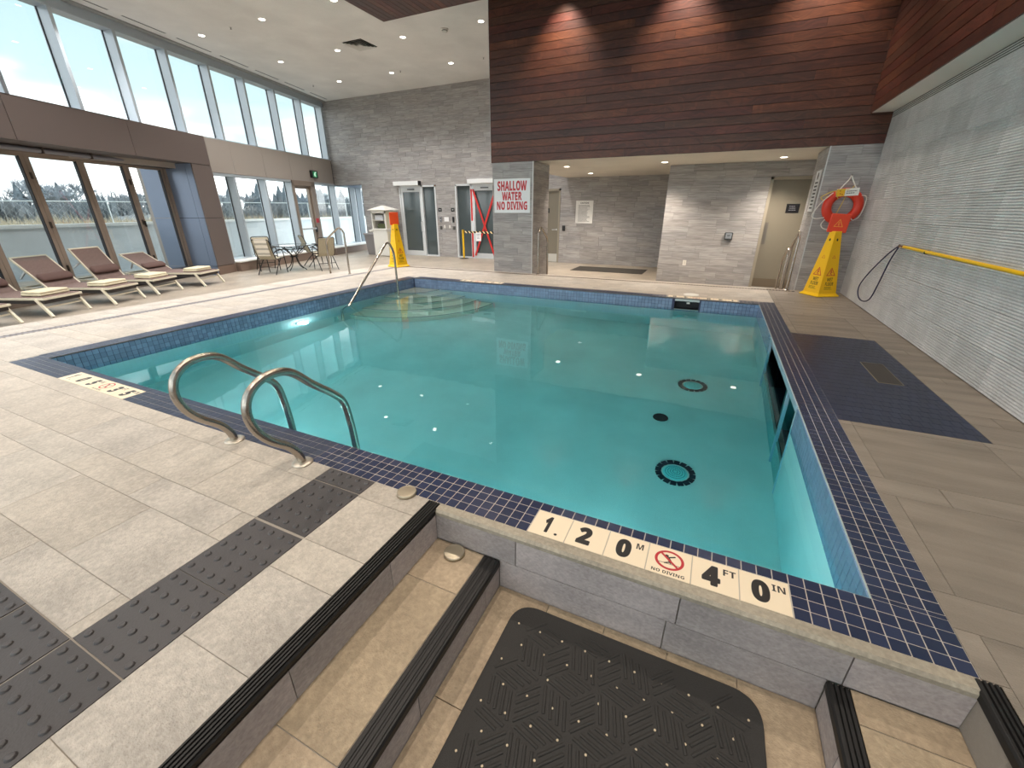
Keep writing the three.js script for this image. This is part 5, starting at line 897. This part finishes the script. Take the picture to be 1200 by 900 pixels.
// ------------------------------------------------------------------ sun loungers
function makeLounger(back) {   // foot end at the origin, lies along +x, back raised by the angle
  const o = base('sun_lounger'), w = 0.34, y = 0.33, hx = 1.22, f = loungeFrame;
  const box = (x0, y0, x1, y1, z0, z1) => { const l = Math.hypot(x1 - x0, y1 - y0); return metres(new THREE.BoxGeometry(l, 0.035, z1 - z0).rotateZ(Math.atan2(y1 - y0, x1 - x0)).translate((x0 + x1) / 2, (y0 + y1) / 2, (z0 + z1) / 2)); };
  part('frame', [bx(0.02, 1.85, y - 0.035, y, -w, -w + 0.025), bx(0.02, 1.85, y - 0.035, y, w - 0.025, w), bx(0.0, 0.03, y - 0.035, y, -w, w), bx(1.83, 1.86, y - 0.035, y, -w, w), bx(0.06, 0.085, 0.15, 0.175, -w, w)], f, o);
  for (const s of [-1, 1]) for (const [x0, x1] of [[0.14, -0.05], [1.72, 1.86]]) part('leg', [box(x0, y - 0.02, x1, 0.012, s * w - 0.02, s * w + 0.02)], f, o);
  part('seat', [rbox(hx - 0.02, 0.014, 2 * w - 0.05, 0.006, hx / 2 + 0.01, y + 0.004, 0, 1)], slingBrown, o);
  part('seat_skirt', [bx(0.03, hx, y - 0.10, y - 0.036, -w + 0.03, -w + 0.036), bx(0.03, hx, y - 0.10, y - 0.036, w - 0.036, w - 0.03), bx(0.03, 0.036, y - 0.10, y - 0.036, -w + 0.03, w - 0.03)], M(C(70, 66, 66), 0.8), o);
  const b = new THREE.Group(); b.name = 'backrest'; b.position.set(hx, y + 0.004, 0); b.rotation.z = back; o.add(b);
  part('back_sling', [rbox(0.72, 0.014, 2 * w - 0.05, 0.006, 0.36, 0, 0, 1)], slingBrown, b);
  part('back_frame', [bx(0, 0.74, -0.02, 0.012, -w, -w + 0.025), bx(0, 0.74, -0.02, 0.012, w - 0.025, w), bx(0.72, 0.745, -0.02, 0.012, -w, w)], f, b);
  part('headrest', [metres(new THREE.CapsuleGeometry(0.058, 2 * w - 0.16, 6, 14).rotateX(Math.PI / 2).scale(1.5, 0.75, 1).translate(0.20, 0.045, 0))], M(C(104, 80, 74), 0.8), b);
  part('prop', [bx(0.44, 0.47, -0.30 * Math.sin(back) * 1.1 - 0.02, -0.01, -w + 0.05, -w + 0.075), bx(0.44, 0.47, -0.30 * Math.sin(back) * 1.1 - 0.02, -0.01, w - 0.075, w - 0.05)], silverMat, b);
  return o;
}
const LT = 24 * Math.PI / 180;
const spots = [[-10.80, -0.72, 0.72, 'brown sun lounger at the cut-off end of the row'], [-11.17, -1.76, 0.85, 'brown sun lounger second in the row, mostly cut off by the photo edge'], [-11.42, -2.77, 0.84, 'brown sun lounger with its back in front of the second door post'], [-11.82, -3.72, 1.02, 'brown sun lounger with the steepest back, in the middle of the row'], [-12.02, -4.82, 0.60, 'brown sun lounger with the flattest back, next to the brown pier']];
spots.forEach(([x, z, back, label]) => { const o = makeLounger(back); o.position.set(x, F, z); o.rotation.y = Math.PI + LT; tag(o, label, 'sun lounger', 'sun loungers along the folding doors'); });
const towelLabels = ['folded cream towel on the lounger at the cut-off end of the row', 'folded cream towel on the second lounger of the row, plain and neat', 'folded cream towel on the lounger in front of the second door post', 'folded cream towel with a crumpled edge on the steepest lounger', 'folded cream towel on the flattest lounger, next to the brown pier'];
spots.forEach(([x, z], i) => {
  const o = thing('folded_towel', towelLabels[i], 'towel', [x, F + 0.345, z], Math.PI + LT, 'cream towels on the loungers'), r = mulberry(40 + i);
  const fold = (w, h, d, y, dx) => { const g = new RoundedBoxGeometry(w, h, d, 6, h * 0.48), p = g.attributes.position; for (let k = 0; k < p.count; k++) { const a = p.getX(k) * 9 + i, b = p.getZ(k) * 11 + i * 2; p.setY(k, p.getY(k) + 0.006 * Math.sin(a) * Math.cos(b)); p.setX(k, p.getX(k) + 0.008 * Math.sin(b * 1.3)); } g.computeVertexNormals(); return metres(g.translate(0.30 + dx, y, 0)); };
  part('lower_fold', [fold(0.36, 0.04, 0.52, 0.022, 0)], towelMat, o); part('upper_fold', [fold(0.35, 0.042, 0.50, 0.06, rr(-0.01, 0.01))], towelMat, o);
});

// ------------------------------------------------------------------ lights and ceiling fittings
const warm = new THREE.Color(1.0, 0.88, 0.755), neutral = new THREE.Color(1.0, 0.955, 0.925);
function spot(parent, color, power, angle, pos, aim, radius = 3) {
  const l = new THREE.SpotLight(color, power, 0, angle, 0.6, 2); l.position.set(...pos); l.target.position.set(...aim); l.castShadow = true; l.shadow.radius = radius; l.shadow.mapSize.set(1024, 1024); parent.add(l, l.target); return l;
}
function downlight(x, y, z, label, group, color, power, angle = 1.0, face = lampFace) {
  const o = thing('ceiling_light', label, 'ceiling light', [x, y, z], 0, group);
  part('trim', [lathe([[0.062, 0], [0.064, -0.006], [0.085, -0.008], [0.092, -0.004], [0.094, 0.0]], 28)], M(C(236, 234, 230), 0.5), o);
  part('lens', [cyl(0.062, 0.062, 0.006, 0, -0.003, 0, 24)], face, o);
  spot(o, color, power, angle, [0, -0.03, 0], [0, -3, 0]);
  return o;
}
const ORD = ['first', 'second', 'third', 'fourth', 'fifth', 'sixth', 'seventh'];
for (const x of [-13.02, -10.82, -8.64]) for (const z of [-11.06, -8.87, -6.68, -4.49, -2.3, -0.11, 2.08]) {
  if (x < -15.80 + 0.256 * (z + 12.85) + 0.4) continue;
  downlight(x, H, z, 'white downlight ' + ORD[Math.round((z + 11.06) / 2.19)] + ' from the back wall, in the row ' + (x < -12 ? 'nearest to the clerestory' : x < -10 ? 'midway between clerestory and wood ceiling' : 'beside the wood ceiling'), 'downlights in the white ceiling', neutral, LIGHT.can);
}
for (const z of [-8.87, -11.06]) downlight(-6.43, H, z, 'white downlight close to the left end of the wood wall, ' + (z > -10 ? 'the nearer of two' : 'the farther of two'), 'downlights in the white ceiling', neutral, LIGHT.can);
for (const [x, z, l] of [[-4.36, -9.23, 'alcove downlight nearest to the pillar'], [-4.37, -11.46, 'alcove downlight farthest back, above the long dark mat'], [-2.09, -9.2, 'alcove downlight in front of the corner of the tiled block'], [0.18, -9.23, 'alcove downlight above the block door']]) downlight(x, H2, z, l, 'alcove downlights', warm, LIGHT.alcove, 1.05, glow(new THREE.Color(1, 0.9, 0.75), 7));
{ // downlights of the wood ceiling: deep black cans, and washers close to the wood wall
  const can = (x, z, label, group, power, aim) => {
    const o = thing('ceiling_light', label, 'ceiling light', [x, H, z], 0, group);
    part('can', [lathe([[0.06, 0.0], [0.06, -0.14], [0.066, -0.14], [0.066, 0.0]], 24)], blackMetal, o); part('lens', [cyl(0.055, 0.055, 0.006, 0, -0.02, 0, 20)], lampFace, o);
    spot(o, warm, power, aim ? 0.75 : 0.95, [0, -0.15, 0], aim ?? [0, -3, 0]);
  };
  for (const x of [-6.43, -4.23, -2.04, 0.15]) for (const z of [-4.49, -2.3, -0.11, 2.08]) can(x, z, 'black can downlight in the wood ceiling, ' + ORD[Math.round((x + 6.43) / 2.19)] + ' from the left, ' + ORD[Math.round((z + 4.49) / 2.19)] + ' from the wood wall', 'downlights in the wood ceiling', LIGHT.woodcan);
  for (const x of [-4.0, -1.9, 0.15]) can(x, -7.25, 'black can downlight washing the wood wall, ' + (x < -3 ? 'nearest to the pillar' : x < -1 ? 'in the middle' : 'nearest to the bulkhead'), 'wall washers at the wood wall', LIGHT.wash, [0, -3, -0.25]);
}
{ const o = thing('air_diffuser', 'square white air diffuser in the ceiling', 'air diffuser', [-9.97, H, -8.81], 0.0); [0.30, 0.23, 0.16, 0.09].forEach((s, i) => part('ring', [metres(new THREE.CylinderGeometry(s * Math.SQRT2 * 0.86, s * Math.SQRT2, 0.03, 4, 1, true).rotateY(Math.PI / 4).translate(0, -0.012 - i * 0.002, 0))], M(C(206, 206, 202), 0.5, { side: THREE.DoubleSide }), o)); part('plate', [bx(-0.31, 0.31, -0.004, 0, -0.31, 0.31)], M(C(70, 70, 68), 0.8), o); part('core', [bx(-0.05, 0.05, -0.02, -0.004, -0.05, 0.05)], M(C(200, 200, 196), 0.5), o); }
{ const o = thing('smoke_detector', 'round white smoke detector in the ceiling', 'smoke detector', [-7.43, H, -8.9]); part('base', [lathe([[0, -0.0], [0.09, -0.0], [0.09, -0.02], [0, -0.02]], 28)], whitePlastic, o); part('dome', [lathe([[0.07, -0.02], [0.066, -0.05], [0.04, -0.065], [0, -0.068]], 28)], M(C(206, 204, 198), 0.5), o); part('slots', [lathe([[0.069, -0.028], [0.071, -0.034], [0.069, -0.04]], 28)], M(C(60, 60, 60), 0.6), o); }
for (const [x, z, l] of [[-10.45, -11.02, 'sprinkler head near the far wall, left of the taped door'], [-7.55, -11.04, 'sprinkler head near the edge of the wood wall'], [-11.9, -6.67, 'sprinkler head in the white ceiling before the clerestory'], [-14.2, -11.04, 'sprinkler head in the far window corner']]) { const o = thing('sprinkler', l, 'sprinkler', [x, H, z]); part('rosette', [lathe([[0, 0], [0.03, 0], [0.03, -0.006], [0, -0.008]], 16)], M(C(190, 190, 186), 0.4), o); part('head', [cyl(0.008, 0.006, 0.03, 0, -0.02, 0, 8), cyl(0.02, 0.02, 0.003, 0, -0.036, 0, 12)], M(C(70, 70, 68), 0.4, { metalness: 0.6 }), o); }
for (let i = 0; i < 7; i++) { const o = thing('ceiling_slot', 'dark linear air slot along the clerestory, ' + ORD[i] + ' from the back wall', 'air slot', [-15.80, H, -12.85], WA, 'linear air slots along the clerestory'); const z = 0.3 + i * 1.318 + (i > 0 ? 0.05 : 0); part('slot', [bx(0.40, 0.43, -0.003, 0, z, z + 1.02)], M(C(40, 42, 44), 0.8), o); part('frame', [bx(0.39, 0.40, -0.004, 0, z - 0.01, z + 1.03), bx(0.43, 0.44, -0.004, 0, z - 0.01, z + 1.03)], M(C(170, 172, 172), 0.6), o); }

// ------------------------------------------------------------------ outdoors
{
  const g = struct(base('ground'), 'terrace and field outside the glass walls');
  part('terrace', [bx(-22, -11.2, F - 0.3, F - 0.03, -26, 12)], M(C(176, 184, 188), 0.85, { map: scaled(plasterMap, 0.4, 0.4) }), g);
  part('field', [metres(new THREE.PlaneGeometry(320, 320).rotateX(-Math.PI / 2).translate(-182, -0.1, -60))], M(C(176, 164, 136), 1.0, { map: scaled(stoneMap, 0.2, 0.2) }), g);
  const EA = Math.atan(0.2), e = struct(base('garden_wall', [-18.6, F, -8], EA), 'pale low wall with a white cap beyond the terrace');
  part('wall_panel', [bx(-0.12, 0, -0.05, 1.27, -26, 22)], M(C(232, 240, 244), 0.7, { map: scaled(plasterMap, 0.3, 0.3) }), e); part('wall_cap', [bx(-0.18, 0.05, 1.27, 1.36, -26, 22)], M(C(236, 238, 236), 0.6), e);
}
{ // dry grass and brush behind the low wall
  const r = mulberry(77), blades = 26000, pos = new Float32Array(blades * 9), col = new Float32Array(blades * 9);
  for (let i = 0; i < blades; i++) {
    const az = -(34 + 52 * r()) * Math.PI / 180, d = 23 + 26 * Math.pow(r(), 0.8), x = -0.75 + Math.sin(az) * d, z = 1.6 - Math.cos(az) * d, h = 0.30 + 0.75 * r() * r() + (Math.sin(x * 0.9) * Math.cos(z * 0.7) > 0.6 ? 0.25 : 0) + (d - 23) * 0.012, a = r() * 6.3, w = 0.03 + 0.03 * r(), lx = (r() - 0.5) * 0.5, lz = (r() - 0.5) * 0.5;
    if (x > -18.6 + 0.2 * (z + 8) - 0.8) continue;
    pos.set([x - Math.cos(a) * w, -0.1, z - Math.sin(a) * w, x + Math.cos(a) * w, -0.1, z + Math.sin(a) * w, x + lx, -0.1 + h, z + lz], i * 9);
    const k = 0.8 + 0.4 * r(), rust = Math.sin(x * 0.31 + 2) * Math.cos(z * 0.23) > 0.55 ? 1 : 0, c = rust ? [0.36 * k, 0.22 * k, 0.11 * k] : [0.40 * k, 0.36 * k, 0.27 * k]; for (let q = 0; q < 3; q++) col.set(c, i * 9 + q * 3);
  }
  const g = new THREE.BufferGeometry(); g.setAttribute('position', new THREE.BufferAttribute(pos, 3)); g.setAttribute('color', new THREE.BufferAttribute(col, 3)); g.computeVertexNormals();
  const o = part('dry_grass', g, M(new THREE.Color(1, 1, 1), 1, { vertexColors: true, side: THREE.DoubleSide }), scene); o.userData.kind = 'stuff'; o.userData.label = 'dry tan grass growing behind the low wall';
}
{ // chain-link fence: posts, rails and a mesh of wires
  const o = thing('chain_link_fence', 'grey chain-link fence across the field before the trees', 'fence', [0, 0, 0]);
  const m = M(C(196, 206, 210), 0.5, { metalness: 0.3 }), A = new THREE.Vector3(-46, 0, 10), B = new THREE.Vector3(-18, 0, -46), n = 22, top = 1.86;
  const D = B.clone().sub(A), L = D.length(), u = D.clone().normalize(), turn = Math.atan2(u.x, u.z);
  for (let i = 0; i <= n; i++) { const p = A.clone().addScaledVector(u, L * i / n); part('post', [cyl(0.035, 0.035, top + 0.15, 0, top / 2 - 0.05, 0, 8)], m, o, [p.x, 0, p.z]); }
  part('top_rail', [sweep([new THREE.Vector3(A.x, top, A.z), new THREE.Vector3(B.x, top, B.z)], 0.028, 8)], m, o);
  const wires = []; for (let s = 0; s < L; s += 0.32) for (const k of [1, -1]) { const a = A.clone().addScaledVector(u, k > 0 ? s : Math.min(L, s + top)), b = A.clone().addScaledVector(u, k > 0 ? Math.min(L, s + top) : s); wires.push(metres(new THREE.CylinderGeometry(0.003, 0.003, a.distanceTo(new THREE.Vector3(b.x, top, b.z)), 3, 1, true).applyQuaternion(new THREE.Quaternion().setFromUnitVectors(new THREE.Vector3(0, 1, 0), new THREE.Vector3(b.x - a.x, top, b.z - a.z).normalize())).translate((a.x + b.x) / 2, top / 2, (a.z + b.z) / 2))); }
  const w = part('wire_mesh', wires, m, o); w.userData.kind = 'stuff';
}
{ // trees along the far edge of the field
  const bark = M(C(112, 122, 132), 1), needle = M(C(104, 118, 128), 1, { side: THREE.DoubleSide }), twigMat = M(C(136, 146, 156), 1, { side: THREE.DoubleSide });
  function bare(seed, height) {
    const r = mulberry(seed), limbs = [], twigs = [];
    const grow = (p, d, len, rad, depth) => {
      const q = p.clone().addScaledVector(d, len); limbs.push(sweep([p, q], rad, 5));
      if (depth === 0) return;
      const n = depth > 3 ? 3 : 3; for (let i = 0; i < n; i++) { const t = 0.55 + 0.45 * (i + 1) / n, s = p.clone().addScaledVector(d, len * t), a = r() * 6.283, e = 0.35 + 0.45 * r(); const side = new THREE.Vector3(Math.cos(a), 0, Math.sin(a)); const nd = d.clone().multiplyScalar(Math.cos(e)).addScaledVector(side, Math.sin(e)).add(new THREE.Vector3(0, 0.12, 0)).normalize();
        if (depth > 2) grow(s, nd, len * (0.62 + 0.2 * r()), rad * 0.6, depth - 1);
        else for (let k = 0; k < 9; k++) { const b = r() * 6.283, v = nd.clone().add(new THREE.Vector3(Math.cos(b), (r() - 0.2) * 0.9, Math.sin(b)).multiplyScalar(0.7)).normalize(), l = height * (0.05 + 0.10 * r()), e2 = s.clone().addScaledVector(nd, len * r() * 0.8), f = e2.clone().addScaledVector(v, l), w = 0.028 + 0.022 * r(); twigs.push(e2.x - w, e2.y, e2.z, e2.x + w, e2.y, e2.z + w, f.x, f.y, f.z); } }
    };
    grow(new THREE.Vector3(0, 0, 0), new THREE.Vector3(0.03, 1, 0.02).normalize(), height * 0.28, height * 0.014, 5);
    const t = new THREE.BufferGeometry(); t.setAttribute('position', new THREE.Float32BufferAttribute(twigs, 3)); t.computeVertexNormals();
    return [merge(limbs), metres(t)];
  }
  function spiky(seed, height, wide) {
    const r = mulberry(seed), p = []; for (let i = 0; i < 1500; i++) { const y = height * (0.06 + 0.94 * Math.pow(r(), 0.9)), rad = wide * Math.pow(1 - y / height, 0.8) * (0.55 + 0.5 * r()), a = r() * 6.283, w = 0.10 + 0.08 * r(), x = Math.cos(a) * rad, z = Math.sin(a) * rad; p.push(x * 0.15, y + 0.25 + 0.2 * r(), z * 0.15, x - Math.sin(a) * w, y - 0.1, z + Math.cos(a) * w, x * 1.05 + Math.sin(a) * w, y - 0.16 - 0.1 * r(), z * 1.05 - Math.cos(a) * w); }
    const t = new THREE.BufferGeometry(); t.setAttribute('position', new THREE.Float32BufferAttribute(p, 3)); t.computeVertexNormals(); return metres(t);
  }
  const kinds = [0, 1, 2, 3].map((i) => ['bare', bare(100 + i, 6.5 + i * 0.7)]).concat([0, 1, 2].map((i) => ['fir', spiky(200 + i, 5.0 + i * 0.8, 1.5 + i * 0.25)]));
  const protos = kinds.map(([k, g], i) => { const o = new THREE.Group(); if (k === 'bare') { part('trunk', g[0], bark, o); part('twigs', g[1], twigMat, o); } else { part('trunk', cyl(0.05, 0.11, 2, 0, 1, 0, 7), bark, o); part('needles', g, needle, o); } return o; });
  const r = mulberry(9);
  const taken = [], N = 190; for (let i = 0; i < N; i++) {
    const az = -(36 + 46 * ((i + 0.6 * r()) / N)) * Math.PI / 180, deg = -az * 180 / Math.PI, d = 65 + 34 * r();
    const px = -0.75 + Math.sin(az) * d, pz = 1.6 - Math.cos(az) * d; if (taken.some(([a, b]) => Math.hypot(a - px, b - pz) < 3.0)) continue; taken.push([px, pz]);
    const fir = deg > 47 && deg < 58 ? r() < 0.85 : deg > 58 && deg < 66 ? r() < 0.5 : r() < 0.3;
    const k = fir ? 4 + Math.floor(r() * 3) : Math.floor(r() * 4), o = protos[k].clone(); o.name = numbered(fir ? 'evergreen_tree' : 'bare_tree'); scene.add(o);
    o.position.set(-0.75 + Math.sin(az) * d, -0.15, 1.6 - Math.cos(az) * d); o.rotation.y = r() * 6.283; const s = (0.62 + 0.22 * r()) * d / 84 * (fir ? 1.0 : 0.95); o.scale.set(s * 1.25, s, s * 1.25);
    tag(o, fir ? 'blue-grey evergreen tree in the tree line beyond the fence' : 'leafless grey tree in the tree line beyond the fence', 'tree', fir ? 'evergreens of the tree line' : 'leafless trees of the tree line');
  }
  // scrub closes the foot of the tree line
  const pos = [], q = mulberry(31); for (let i = 0; i < 9000; i++) { const az = -(34 + 50 * q()) * Math.PI / 180, d = 53 + 8 * q(), x = -0.75 + Math.sin(az) * d, z = 1.6 - Math.cos(az) * d, h = (1.5 + 1.9 * q() * q()) * (0.8 + 0.2 * Math.sin(az * 47)), w = 0.22 + 0.2 * q(), a = q() * 6.3; pos.push(x - Math.cos(a) * w, -0.15, z - Math.sin(a) * w, x + Math.cos(a) * w, -0.15, z + Math.sin(a) * w, x + (q() - 0.5), h, z + (q() - 0.5)); }
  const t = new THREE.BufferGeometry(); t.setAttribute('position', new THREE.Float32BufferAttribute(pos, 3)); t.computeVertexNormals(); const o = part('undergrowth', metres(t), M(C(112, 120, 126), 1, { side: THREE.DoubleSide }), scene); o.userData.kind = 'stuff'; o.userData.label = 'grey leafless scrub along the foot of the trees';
}
{ const o = thing('flagpole', 'thin grey pole leaning above the tree line', 'pole', [-24.4, -0.1, -4.2]); part('pole', [cyl(0.02, 0.045, 4.0, 0, 2.0, 0, 10)], M(C(150, 156, 160), 0.5), o); part('cap', [metres(new THREE.SphereGeometry(0.04, 12, 8).translate(0, 4.0, 0))], M(C(150, 156, 160), 0.5), o); }
{ const o = thing('gravel_mound', 'low grey mound beyond the fence', 'mound', [-46.6, -0.15, -20.6]); const g = new THREE.SphereGeometry(1, 32, 12, 0, 6.2832, 0, Math.PI / 2).scale(3.6, 1.35, 3.0), p = g.attributes.position; for (let k = 0; k < p.count; k++) { const y = p.getY(k); p.setY(k, Math.max(0, y * (1 - 0.25 * Math.abs(Math.sin(k * 1.7))))); } g.computeVertexNormals(); part('heap', metres(g), M(C(128, 134, 138), 1, { map: scaled(stoneMap, 0.3, 0.3) }), o); }

for (const o of scene.children) numberParts(o);
renderer.render(scene, camera);
